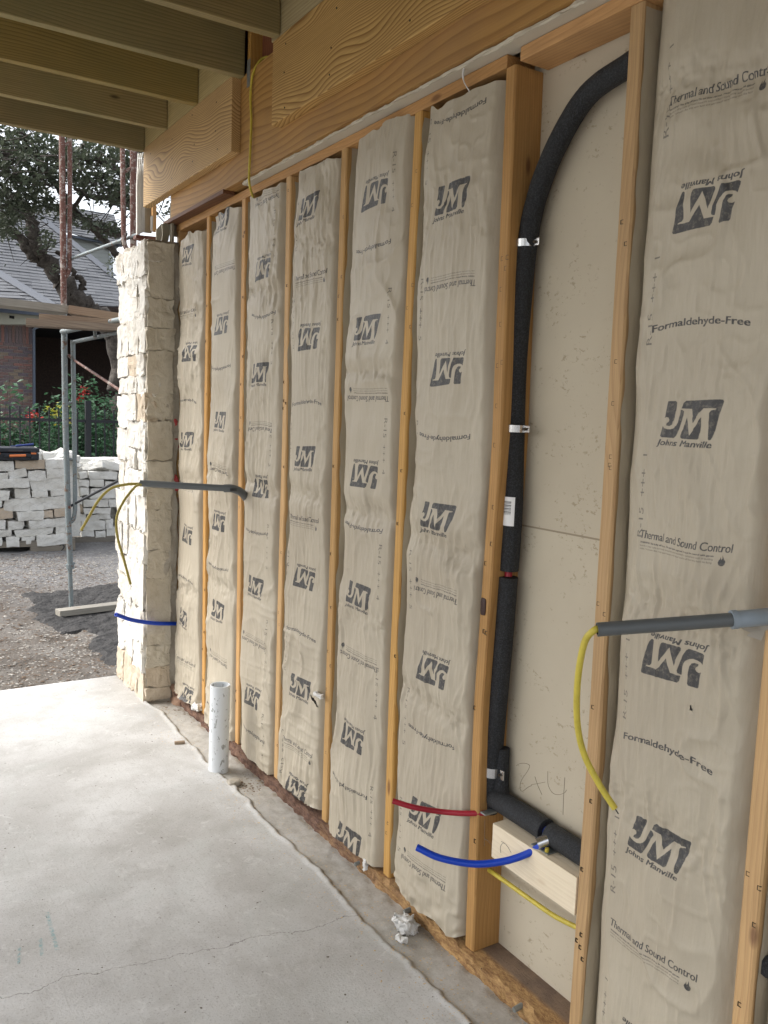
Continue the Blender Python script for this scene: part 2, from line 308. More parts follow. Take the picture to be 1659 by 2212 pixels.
def hollow(name,P,r,w,m,parent=None,seg=20,inner=None):
    """open tube with a wall, first point is the visible mouth"""
    P=[Vector(p) for p in P]; bo=B().tube(P,r,seg,False); bi=B().tube([P[0],P[0].lerp(P[-1],.999) if len(P)==2 else P[min(8,len(P)-1)]],r-w,seg,False)
    V=np.vstack([bo.V[0],bi.V[0]]); nb=len(bo.V[0]); F=bo.F+[[i+nb for i in f][::-1] for f in bi.F]
    # ring joining: match each outer vertex with the nearest inner one
    o0=bo.V[0][:seg]; i0=bi.V[0][:seg]; sh=int(np.argmin(((i0-o0[0])**2).sum(1)))
    d=1 if np.linalg.norm(i0[(sh+1)%seg]-o0[1])<np.linalg.norm(i0[(sh-1)%seg]-o0[1]) else -1
    for k in range(seg): F.append([k,(k+1)%seg,nb+(sh+d*(k+1))%seg,nb+(sh+d*k)%seg][::-1])
    return smooth_by(mesh(name,V,F,m,parent),50)
_tpl={}
def rocktpl(n):
    if n in _tpl: return _tpl[n]
    key={};V=[];F=[]
    def vid(p):
        k=tuple(np.round(p,5))
        if k not in key: key[k]=len(V); V.append(p)
        return key[k]
    for ax in range(3):
        for sg in (-1,1):
            for i in range(n):
                for j in range(n):
                    q=[]
                    for di,dj in ((0,0),(1,0),(1,1),(0,1)):
                        p=np.zeros(3); p[ax]=sg; p[(ax+1)%3]=-1+2*(i+di)/n; p[(ax+2)%3]=-1+2*(j+dj)/n; q.append(vid(p))
                    F.append(q if sg>0 else q[::-1])
    _tpl[n]=(np.array(V),F); return _tpl[n]
def rock(c,size,seed,n=5,amp=.012,rnd=.25,rot=0,freq=9,wobble=.1,tilt=None):
    V,F=rocktpl(n); V=V.copy(); s=np.array(size)/2
    L=(np.abs(V)**6).sum(1)**(1/6); V=V*(1-rnd)+V/L[:,None]*rnd
    rr=np.random.RandomState(seed); V=V*(1+wobble*rr.uniform(-1,1,3)*np.roll(V,1,1)*.5)
    P=V*s; o=seed*3.7
    D=np.stack([fbm(P[:,0]*freq+o,P[:,1]*freq,P[:,2]*freq,1,3),fbm(P[:,0]*freq,P[:,1]*freq+o,P[:,2]*freq,2,3),fbm(P[:,0]*freq,P[:,1]*freq,P[:,2]*freq+o,3,3)],1)*amp
    P=P+D
    if rot: a=rot; P=P@np.array([[math.cos(a),0,-math.sin(a)],[0,1,0],[math.sin(a),0,math.cos(a)]]).T
    if tilt: P=P@np.array(Euler(tilt).to_matrix()).T
    return P+np.array(c),F
# ---------------------------------------------------------------- print stamps (lettering rasterised from the built-in font's outlines)
PX=1400.
def fill(img,tris,ss=1):
    H,Wd=img.shape
    for t in tris:
        x0,y0=t.min(0); x1,y1=t.max(0); i0,i1=max(int(x0),0),min(int(x1)+2,Wd); j0,j1=max(int(y0),0),min(int(y1)+2,H)
        if i1<=i0 or j1<=j0: continue
        gx,gy=np.meshgrid(np.arange(i0,i1)+.5,np.arange(j0,j1)+.5)
        (ax,ay),(bx,by),(cx,cy)=t; d=(bx-ax)*(cy-ay)-(by-ay)*(cx-ax)
        if abs(d)<1e-9: continue
        w1=((gx-ax)*(cy-ay)-(gy-ay)*(cx-ax))/d; w2=((bx-ax)*(gy-ay)-(by-ay)*(gx-ax))/d
        k=(w1>=-1e-6)&(w2>=-1e-6)&(w1+w2<=1+1e-6); img[j0:j1,i0:i1][k]=1
def text_tris(txt,bold=0.,shear=0.):
    c=bpy.data.curves.new('t','FONT'); c.body=txt; c.size=1;  c.shear=shear; c.resolution_u=3; c.fill_mode='FRONT'
    o=bpy.data.objects.new('t',c); COL.objects.link(o); dg=bpy.context.evaluated_depsgraph_get(); me=bpy.data.meshes.new_from_object(o.evaluated_get(dg))
    me.calc_loop_triangles(); v=np.array([q.co[:2] for q in me.vertices]); T=[v[list(t.vertices)] for t in me.loop_triangles]
    bpy.data.objects.remove(o); bpy.data.curves.remove(c); bpy.data.meshes.remove(me); return np.array(T)
SS=3
def stamp(w,h,parts,bold=None):
    """parts: list of triangle arrays in metres, origin bottom-left; returns coverage image (rows bottom-up)"""
    img=np.zeros((int(h*PX)*SS,int(w*PX)*SS),np.uint8)
    for q,T in enumerate(parts):
        k=(bold or {}).get(q,0)
        if not k: fill(img,T*PX*SS); continue
        t=np.zeros_like(img); fill(t,T*PX*SS); o=t.copy()
        for dx in range(-k,k+1):
            for dy in (0,) if k<3 else (-1,0,1): o|=np.roll(np.roll(t,dx,1),dy,0)
        img|=o
    H,Wd=img.shape; return img.reshape(H//SS,SS,Wd//SS,SS).mean((1,3))
def fit(T,x0,y0,width,height=None,arch=0):
    a=T.reshape(-1,2); mn,mx=a.min(0),a.max(0); k=width/(mx[0]-mn[0]); ky=height/(mx[1]-mn[1]) if height else k
    Q=(T-mn)*[k,ky]+[x0,y0]
    if arch: Q[...,1]+=arch*(1-((Q[...,0]-x0-width/2)/(width/2))**2)
    return Q
def poly_tris(P):
    from mathutils.geometry import tessellate_polygon
    t=tessellate_polygon([[Vector((x,y,0)) for x,y in P]]); P=np.array(P,float); return np.array([P[list(k)] for k in t])
JM=[[(275,115),(430,112),(447,140),(425,250),(400,400),(385,470),(350,530),(300,555),(250,545),(255,510),(290,475),(297,440),(280,405),(245,395),(212,415),(235,300),(258,140)],
[(185,560),(215,590),(270,612),(340,612),(400,590),(450,545),(485,490),(500,440),(515,350),(527,270),(555,268),(585,290),(590,330),(560,440),(520,580),(490,670),(465,730),(430,765),(180,760),(155,740),(158,690)],
[(545,245),(565,150),(600,110),(1200,95),(1240,100),(1252,130),(1225,270),(1190,430),(1150,600),(1110,720),(1085,765),(1055,775),(1035,755),(1035,700),(1045,520),(1055,380),(1060,320),(1085,280),(1160,262),(1163,245),(955,243),(910,300),(785,495),(750,370),(712,250)],
[(645,395),(725,710),(930,390),(925,500),(915,620),(900,720),(880,755),(850,770),(570,768),(545,750),(542,710),(580,600),(615,480)]]
FL=[(0,.3),(.12,.1),(.35,0),(.65,0),(.9,.12),(1,.4),(.88,.62),(.82,.5),(.75,.72),(.6,1),(.55,.7),(.42,.55),(.3,.85),(.22,.6),(.1,.55)]
kx,ky=.150/1095,.076/680
ST={}
lg=[poly_tris([((x-155)*kx+.008,(775-y)*ky+.022) for x,y in p]) for p in JM]
ST['J']=stamp(.17,.104,lg+[fit(text_tris('Johns Manville',.018,.22),.001,.004,.136,.0155)],{4:3})
T1=text_tris('Thermal and Sound Control',.014,.12)
wl=['WARNING! This facing will burn. Do not leave exposed. It must be covered with gypsum','board or other code approved materials and installed in compliance with all building','codes. To prevent a fire, keep open flames and other sources of heat away from the facing.']
ST['T']=stamp(.224,.058,[fit(T1,.001,.038,.220,.017)]+[fit(text_tris(t,.01),.004,.027-.0065*i,.182,.0046) for i,t in enumerate(wl)]+[poly_tris([(x*.014+.196,y*.021+.012) for x,y in FL])],{0:2,1:1})
ST['F']=stamp(.22,.04,[fit(text_tris('Formaldehyde-Free'),.002,.004,.214,.018,arch=.011)],{0:3})
for d in '1245': ST['R'+d]=stamp(.20,.02,[fit(text_tris('R-15  +++  '+d,-.004),.002,.003,.172,.0135)])
def put(img,st,cx,cz,rot=0):
    s=np.rot90(st,rot) if rot else st       # image rows go bottom-up, x to the right as the viewer sees the wall
    h,w=s.shape; i=int(cx*PX-w/2); j=int(cz*PX-h/2); a=max(j,0);b=min(j+h,img.shape[0]); c=max(i,0);d=min(i+w,img.shape[1])
    if b>a and d>c: img[a:b,c:d]=np.maximum(img[a:b,c:d],s[a-j:b-j,c-i:d-i])
BW,BH=.40,2.32
def print_image(name,items,rating):
    img=np.zeros((int(BH*PX),int(BW*PX)))
    for k,z,up,dx in items: put(img,ST[k],BW/2+dx,z,0 if up else 2)
    if rating:
        d,x,zs,updir=rating
        im2=np.zeros_like(img)
        for z in zs: put(im2,ST['R'+d],x,z,1 if updir else 3)
        img=np.maximum(img,im2*.72)
    H,Wd=img.shape; im=bpy.data.images.new(name,Wd,H,alpha=False,float_buffer=False); im.colorspace_settings.name='Non-Color'
    px=np.ones((H,Wd,4),np.float32); px[...,:3]=img[...,None]; im.pixels.foreach_set(px.ravel()); im.update(); im.pack(); return im
def paper(name,img):
    m=mat(name,(.45,.38,.28),.5,0,.45); g=G(m); v=g.coord(rnd=False)
    tx=g.n('ShaderNodeTexImage'); tx.image=img; tx.extension='CLIP'; uv=g.n('ShaderNodeUVMap'); uv.uv_map='print'; g.l(uv.outputs[0],tx.inputs[0])
    n1=g.noise(v,2.6,4,.6); mp=g.n('ShaderNodeMapping'); mp.inputs['Scale'].default_value=(60,140,14); g.l(v,mp.inputs[0]); n2=g.noise(mp.outputs[0],1,4,.65)
    c=g.mix(g.g(n1,.35,.68),(.475,.42,.325),(.41,.355,.27)); c=g.mix(g.m('MULTIPLY',g.g(n2,.45,.75),.22),c,(.35,.295,.21))
    wear=g.g(g.noise(v,120,3,.7),.3,.5,.72,.97)
    c=g.mix(g.m('MULTIPLY',tx.outputs[0],wear),c,(.042,.042,.045)); g.col(c)
    g.bump(n2,.0018,.75); g.bump(g.noise(v,55,3,.6),.0012,.5)
    return m
# ---------------------------------------------------------------- the setting: ground, slab
def grid(xs,ys,zf):
    X,Y=np.meshgrid(xs,ys,indexing='ij'); Z=zf(X,Y); nx,ny=len(xs),len(ys); V=np.stack([X,Y,Z],-1).reshape(-1,3)
    i,j=np.meshgrid(np.arange(nx-1),np.arange(ny-1),indexing='ij'); a=(i*ny+j).ravel(); return V,np.stack([a,a+ny,a+ny+1,a+1],1)
GZ=-.09
def gz(X,Y): return GZ+.018*fbm(X*1.1,Y*1.1,0,5,4)+.010*fbm(X*9,Y*9,0,8,3)*(Y<10)+np.clip((Y-10)*.02,0,.25)
xs=np.concatenate([np.linspace(-500,-8,14),np.arange(-7,-1.6,.3),np.arange(-1.5,2.2,.035),np.arange(2.4,8,.3),np.linspace(9,500,14)])
ys=np.concatenate([np.linspace(-150,-6,12),np.arange(-5,4.3,.4),np.arange(4.5,10.2,.035),np.arange(10.4,24,.4),np.linspace(26,550,16)])
V,F=grid(xs,ys,gz); gr=mesh('ground',V,F,M['ground'],loc=(0,0,0),smooth=True); tag(gr,kind='structure')
def rx(y): return -.131+.012*vn(np.asarray(y)*3.1,0,0,3)+.007*vn(np.asarray(y)*14,0,0,4)+.004*vn(np.asarray(y)*45,0,0,6)
def fz(X,Y):
    e=X-rx(Y); z=.0007*fbm(X*6,Y*6,0,9,3); lip=np.exp(-((e+.012)/.010)**2)*.0065*(.6+.5*vn(Y*9,X*5,0,2))
    lo=1/(1+np.exp(-e/.0022)); z=z+lip*(1-lo)-lo*(.008+.0014*fbm(X*30,Y*30,0,12,4))
    return z
xs=np.concatenate([[-6.],np.arange(-5.5,-1.4,.25),np.arange(-1.3,-.24,.03),np.arange(-.225,.0,.0042),[.02,.12]]); ys=np.concatenate([np.linspace(-3,.6,10),np.arange(.7,4.59,.0075),[4.6]])
def slabz(X,Y): z=fz(X,Y); return z
V,F=grid(xs,ys,slabz); n0=len(V); nx,ny=len(xs),len(ys)
F=F.tolist(); V=V.tolist(); base=len(V)              # real thickness: a skirt along the far and left edges
for i in range(nx): V.append([xs[i],4.6+.006*math.sin(i*2.1),-.2])
for i in range(nx-1): F.append([i*ny+ny-1,(i+1)*ny+ny-1,base+i+1,base+i])
sl=mesh('concrete_floor',V,F,M['concrete'],loc=(0,0,0),smooth=True)
Va=np.array(V); ee=Va[:,0]-rx(Va[:,1]); dm=np.exp(-((ee-.001)/.0055)**2)*np.clip(.55+.9*vn(Va[:,1]*22,Va[:,0]*5,0,31),0,1)*(np.abs(Va[:,0])<.2)
dm=np.maximum(dm,.75*np.exp(-((Va[:,0]+.018)/.012)**2)*np.clip(.5+vn(Va[:,1]*30,Va[:,0]*30,0,32),0,1))
at_=sl.data.attributes.new('crack_dirt','FLOAT','POINT'); at_.data.foreach_set('value',dm.astype(np.float32)); tag(sl,kind='structure')
# asphalt crumb patch by the pillar, a thin uneven sheet on the ground
xs=np.arange(-.32,1.9,.02); ys=np.arange(4.62,7.4,.02)
X,Y=np.meshgrid(xs,ys,indexing='ij')
def az(X,Y):
    e=X-(.0+.16*vn(Y*1.5,0,0,3)+.05*vn(Y*6,0,0,4)-.15*(Y>6)); return gz(X,Y)+np.clip(e*.5,-.03,.018)+.006*fbm(X*26,Y*26,0,2,3)
V,F=grid(xs,ys,az); tag(mesh('asphalt_patch',V,F,M['asphalt'],loc=(0,0,0),smooth=False),kind='structure')
def scatter(name,N,xr,yr,zf,sr,m,seed,flat=.55,keep=None):
    rr=np.random.RandomState(seed); P0=np.array([[1,0,0],[-1,0,0],[0,1,0],[0,-1,0],[0,0,1],[0,0,-1],[.6,.6,.5],[-.6,.6,-.4]]); 
    T=[[4,0,2],[4,2,1],[4,1,3],[4,3,0],[5,2,0],[5,1,2],[5,3,1],[5,0,3]]; P0=P0[:6]
    x=rr.uniform(*xr,N); y=rr.uniform(*yr,N)
    if keep is not None: k=keep(x,y,rr); x,y=x[k],y[k]
    N=len(x); s=rr.uniform(sr[0],sr[1],N)*rr.uniform(.5,1,N); z=zf(x,y); a=rr.uniform(0,6.28,N)
    sh=rr.uniform(.55,1.25,(N,6,1))*P0[None]*np.stack([s*rr.uniform(.7,1.6,N),s,s*flat*rr.uniform(.5,1,N)],1)[:,None,:]
    ca,sa=np.cos(a)[:,None],np.sin(a)[:,None]; Vx=sh[...,0]*ca-sh[...,1]*sa+x[:,None]; Vy=sh[...,0]*sa+sh[...,1]*ca+y[:,None]; Vz=sh[...,2]+(z+s*flat*.25)[:,None]
    V=np.stack([Vx,Vy,Vz],-1).reshape(-1,3); F=(np.array(T)[None]+np.arange(N)[:,None,None]*6).reshape(-1,3)
    o=mesh(name,V,F,m,loc=(0,0,0)); tag(o,kind='stuff'); return o
tag(scatter('gravel',15000,(-1.6,1.0),(4.62,9.3),gz,(.004,.017),M['pebble'],1,keep=lambda x,y,r:(vn(x*1.2,y*1.2,0,3)+r.uniform(-.9,.9,len(x))>-.35)),'loose pale gravel strewn over the bare ground beyond the slab','gravel')
tag(scatter('mulch',9000,(-1.6,.6),(4.62,9.3),gz,(.004,.018),M['pebble_dark'],2,flat=.3),'brown leaf litter and mulch bits among the gravel','mulch')
def slab_z(x,y): return fz(x,y)
tag(scatter('sawdust',5200,(-.26,-.005),(1.0,4.2),slab_z,(.001,.0042),mat('wood_chip',(.55,.42,.25),.8),3,flat=.35,keep=lambda x,y,r:r.uniform(0,1,len(x))<(.18+.82*np.exp(-((x-rx(y)-.012)/.03)**2))*(.35+.65*(y<2.6))+.3*(vn(y*4,x*6,0,3)>.25)),'pale sawdust and wood chips along the wall foot','sawdust')
tag(scatter('floor_debris',2600,(-2.2,-.14),(1.0,4.5),slab_z,(.001,.0042),mat('dark_debris',(.13,.11,.085),.85),4,flat=.35,keep=lambda x,y,r:r.uniform(0,1,len(x))<.25+.75*(vn(x*3,y*3,0,3)>.3)),'small dark crumbs and twigs scattered on the concrete floor','debris')
tag(scatter('dirt_pile',1500,(-.17,-.02),(2.86,4.08),slab_z,(.002,.007),mat('soil_crumb',(.22,.16,.11),.9),14,flat=.6,keep=lambda x,y,r:r.uniform(0,1,len(x))<np.exp(-((y-2.98)/.09)**2)*np.exp(-((x+.07)/.04)**2)+.9*np.exp(-((y-3.98)/.13)**2)*np.exp(-((x+.03)/.05)**2)),'dirt and mortar crumbs behind the white pipe and at the pillar foot','dirt')
# ---------------------------------------------------------------- timber wall
ZB,ZT=.040,2.321
YS=[4.152,3.745,3.338,2.926,2.524,2.117,1.698,1.302,.893,.487,.08,-.33]     # far edge of every stud
BOW={6:(.007,-.010,.013,-.003),5:(-.018,.002,.008,-.003),4:(-.003,.004,.0,0),3:(.006,-.003,0,0),2:(.010,.0,-.010,-.012),7:(.012,.003,-.001,.001),1:(.004,.002,-.002,-.01)}
wall=empty('timber_frame_wall',(0,2,0),'timber stud wall with insulation bays running from the stone pillar towards the camera','wall')
def ywob(k,z):
    b=BOW.get(k,(0,0,0,0)); return np.interp(z,[.04,.7,1.4,2.32],[b[3],b[2],b[1],b[0]])
STUDS=[]
for k,y in enumerate(YS):
    zs=np.linspace(ZB+.001,ZT-.001,24); n=24
    prof=[(0,.004),(.004,0),(.034,0),(.038,.004),(.038,.089),(0,.089)]     # (back from y, x), eased corners
    V=[];F=[]
    for z in zs:
        w=float(ywob(k,z))
        for a,b in prof: V.append([b+(.0012*math.sin(z*3+k) if b<.05 else 0),y+w-a,z])
    for i in range(n-1):
        for j in range(6): F.append([i*6+j,(i+1)*6+j,(i+1)*6+(j+1)%6,i*6+(j+1)%6])
    F+=[list(range(6)),[ (n-1)*6+j for j in range(6)][::-1]]
    F=[f[::-1] for f in F]
    o=mesh('stud',V,F,M['stud2'] if k in (6,1,2) else M['stud'],wall); STUDS.append(o)
    if 1<=k<=8:                                  # staples driven in the front edge
        b=B(); rr=random.Random(k)
        for q in range(16 if k in(6,7,8) else 11):
            z=rr.uniform(.15,2.28); yy=y-.006-rr.random()*.026+float(ywob(k,z)); t=rr.uniform(-.5,.5) if k>5 else 0; s=.0055 if k in(6,) else .0045
            for (p,r_) in (((yy,z-s),(yy+.001,z+s)),((yy-.006,z+s-.001),(yy,z+s)),((yy-.006,z-s),(yy,z-s+.001))): b.box((-.0014,p[0],p[1]),(.002,r_[0],r_[1]))
        tag(b.obj('staples',M['staple'],o),kind='stuff')
# knot hole on the stud left of the open bay
v,f=rock((.001,1.686,.985),(.006,.020,.046),4,5,.001,.9); o=mesh('knot',v,f,mat('open_knot',(.035,.012,.008),.5),STUDS[6],smooth=True)
def longboard(name,x0,x1,z0,z1,y0,y1,m,parent,rough=0,seed=0,step=.03,bothz=True):
    """board along y with a worn edge"""
    ys=np.arange(y0,y1+1e-6,step); prof=[(x0,z0),(x0,(z0*2+z1)/3),(x0,(z0+2*z1)/3),(x0,z1),((x0*2+x1)/3,z1),((x0+2*x1)/3,z1),(x1,z1),(x1,z0)]
    V=[];n=len(prof); F=[]
    for i,y in enumerate(ys):
        for j,(a,b) in enumerate(prof):
            e=rough if j in(0,1,2,3) else 0
            V.append([a+e*float(vn(y*26,j*1.7,0,seed)+.5*vn(y*80,j*3.7,0,seed+1)),y,b-(abs(e)*.9*float(abs(vn(y*17,j*2.1,3,seed))) if j==3 else 0)])
    for i in range(len(ys)-1):
        for j in range(n): F.append([i*n+j,i*n+(j+1)%n,(i+1)*n+(j+1)%n,(i+1)*n+j])
    F+=[list(range(n))[::-1],[(len(ys)-1)*n+j for j in range(n)]]
    return mesh(name,V,F,m,parent)
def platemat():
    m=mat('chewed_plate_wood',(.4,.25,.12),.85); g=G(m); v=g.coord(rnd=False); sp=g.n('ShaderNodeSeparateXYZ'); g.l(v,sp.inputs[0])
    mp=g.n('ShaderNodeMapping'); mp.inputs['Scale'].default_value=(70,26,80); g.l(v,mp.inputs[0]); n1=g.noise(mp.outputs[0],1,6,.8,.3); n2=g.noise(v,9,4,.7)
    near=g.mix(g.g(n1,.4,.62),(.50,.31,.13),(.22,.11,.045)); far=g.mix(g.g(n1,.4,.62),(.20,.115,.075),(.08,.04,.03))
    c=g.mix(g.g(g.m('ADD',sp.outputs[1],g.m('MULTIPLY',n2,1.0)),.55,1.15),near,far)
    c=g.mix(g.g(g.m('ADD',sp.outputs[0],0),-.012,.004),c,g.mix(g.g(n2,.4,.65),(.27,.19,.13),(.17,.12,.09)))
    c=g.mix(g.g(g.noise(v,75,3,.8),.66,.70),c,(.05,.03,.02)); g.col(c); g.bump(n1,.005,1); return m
M['platefoot']=platemat()
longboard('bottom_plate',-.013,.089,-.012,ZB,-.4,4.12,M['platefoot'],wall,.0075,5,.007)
longboard('top_plate',0,.089,ZT,ZT+.032,1.70,4.20,M['plate'],wall,.0006,6,.05)
longboard('top_plate',-.001,.089,ZT,ZT+.032,-.4,1.695,M['plate'],wall,.0006,7,.05)
longboard('drywall_strip',-.036,.02,ZT+.0335,ZT+.0455,-.4,3.27,mat('gypsum_strip',(.55,.50,.40),.9),wall,.004,8,.012)
longboard('sheathing_panel',.0895,.102,-.01,1.196,-.4,4.2,M['sheath'],wall,0,9,.5)
longboard('sheathing_panel',.0897,.102,1.200,3.0,-.4,4.2,M['sheath'],wall,0,9,.5)
longboard('blocking',.0,.089,.338,.430,1.3035,1.6625,M['white_wood'],wall,.0004,10,.06)
for y,z,r_ in ((2.23,.02,.006),(1.94,.012,.008),(1.45,.02,.007)):
    b=B().tube([(-.034,y,z),(-.004,y,z+.004)],r_,10); smooth_by(b.obj('anchor_bolt',M['steel_dull'],wall))
longboard('leak_backing',.1025,.115,-.01,3.0,-.4,4.2,M['sheath'],wall,0,9,.5)  # unseen backing added to block light leaking through the panel gap
B().box((.0896,-.4,1.1955),(.0902,4.2,1.2005)).obj('panel_seam',mat('seam_shadow_strip',(.30,.25,.18),.9),wall)  # thin strip over the panel gap, seam shadow put into its colour
# pencil marks on the sheathing and on the blocking
def stroke_obj(name,P,x,parent,w=.0012):
    b=B(); P=curve([at(u,v,0,x) for u,v in P],6); b.tube(P,w,5); return b.obj(name,M['ink'] if 0 else M['pencil'],parent)
M['pencil']=mat('pencil_line',(.16,.13,.10),.7)
def z7(x,y): return (1500+x/4.1475)/1.507,(2400+y/4.1475)/1.507
b=B()
for P in ([(750,385),(800,355),(880,355),(930,385),(900,460),(820,580),(800,680),(830,730),(900,680),(960,650)],[(950,640),(1040,625),(1140,605)],[(1000,530),(1040,650),(1095,775)],[(1175,460),(1180,640),(1240,750),(1320,775),(1400,750),(1430,710)],[(1405,545),(1390,780),(1380,1045)]):
    b.tube(curve([at(*z7(*p),0,.0893) for p in P],5),.0006,4)
b.obj('pencil_note',M['pencil'],wall)
b=B()
for P in ([(325,1110),(322,1300),(322,1470)],[(322,1375),(370,1400),(415,1455)],[(540,1560),(535,1480),(570,1430),(620,1460),(680,1560)],[(545,1405),(600,1440),(650,1500)]):
    b.tube(curve([at(*z7(*p),0,-.0004) for p in P],5),.0005,4)
b.obj('pencil_note',M['pencil'],wall)
# ---------------------------------------------------------------- beam, face boards, joists
beam=empty('header_beam',(-.02,2,2.37),'long laminated veneer beam lying over the stud wall, two grained face boards nailed to it','beam')
longboard('veneer_beam',-.047,.04,2.367,2.756,-.4,4.47,M['lvl'],beam,0,1,.5)
def grained(y0,y1,m=M['face'],z0=2.472,z1=2.755,xa=-.085):
    b=B().box((xa,y0,z0),(-.0475,y1,z1),.002); return b.obj('face_board',m,beam)
o=grained(3.258,4.42); o['label']='far face board with an oval knot'
o=grained(-.4,2.885); o['label']='near face board with strongly wavy grain'
b=B().box((-.0845,3.262,2.757),(-.0475,4.475,2.993),.001); b.obj('ledger_board',M['ledger'],beam)
b=B().box((-.0845,-.4,2.757),(-.0475,2.90,2.993),.001); b.obj('ledger_board',M['ledger'],beam)
b=B().box((.0,2.9,2.7575),(.03,4.4,2.993)); b.obj('blocking',M['dark_wood'],beam)
b=B().box((-.046,3.17,2.7575),(.0,3.2,2.993)); b.obj('cripple_block',M['stud'],beam)
b=B().box((-.0485,3.172,2.70),(-.0465,3.20,2.80)); b.obj('metal_hanger',M['steel_dull'],beam)
# nail heads
b=B()
for y in (4.3,4.0,3.7,3.4,2.8,2.45,2.0,1.6):
    for z in (2.52,2.61,2.71): yj,zj=y+rng.uniform(-.03,.03),z+rng.uniform(-.02,.02); b.tube([(-.0862,yj,zj),(-.084,yj,zj)],.0032,7)
tag(b.obj('nail_heads',M['staple'],beam),kind='stuff')
ceil=empty('joist_ceiling',(-1.5,2.5,2.75),'porch ceiling of parallel treated joists under dark decking','ceiling')
JY=[4.434,4.078,3.669,3.262,2.862,2.457,2.05,1.643,1.237,.83,.424,.018,-.39,-.80,-1.2]
for i,y in enumerate(JY):
    x1=-.0475 if abs(y-3.262)<.01 else -.087
    zb=2.753+([-.012,.0,-.002,-.004,.001]+[0]*20)[i]
    b=B().box((-4.4,y-.038,zb),(x1,y,2.99),.003); b.obj('joist',M['joist'],ceil)
x=-4.4; dk=0
while x<.1:
    b=B().box((x,-1.4,2.9935),(x+.138,4.6,3.018)); b.obj('deck_board',M['joist'],ceil); x+=.143
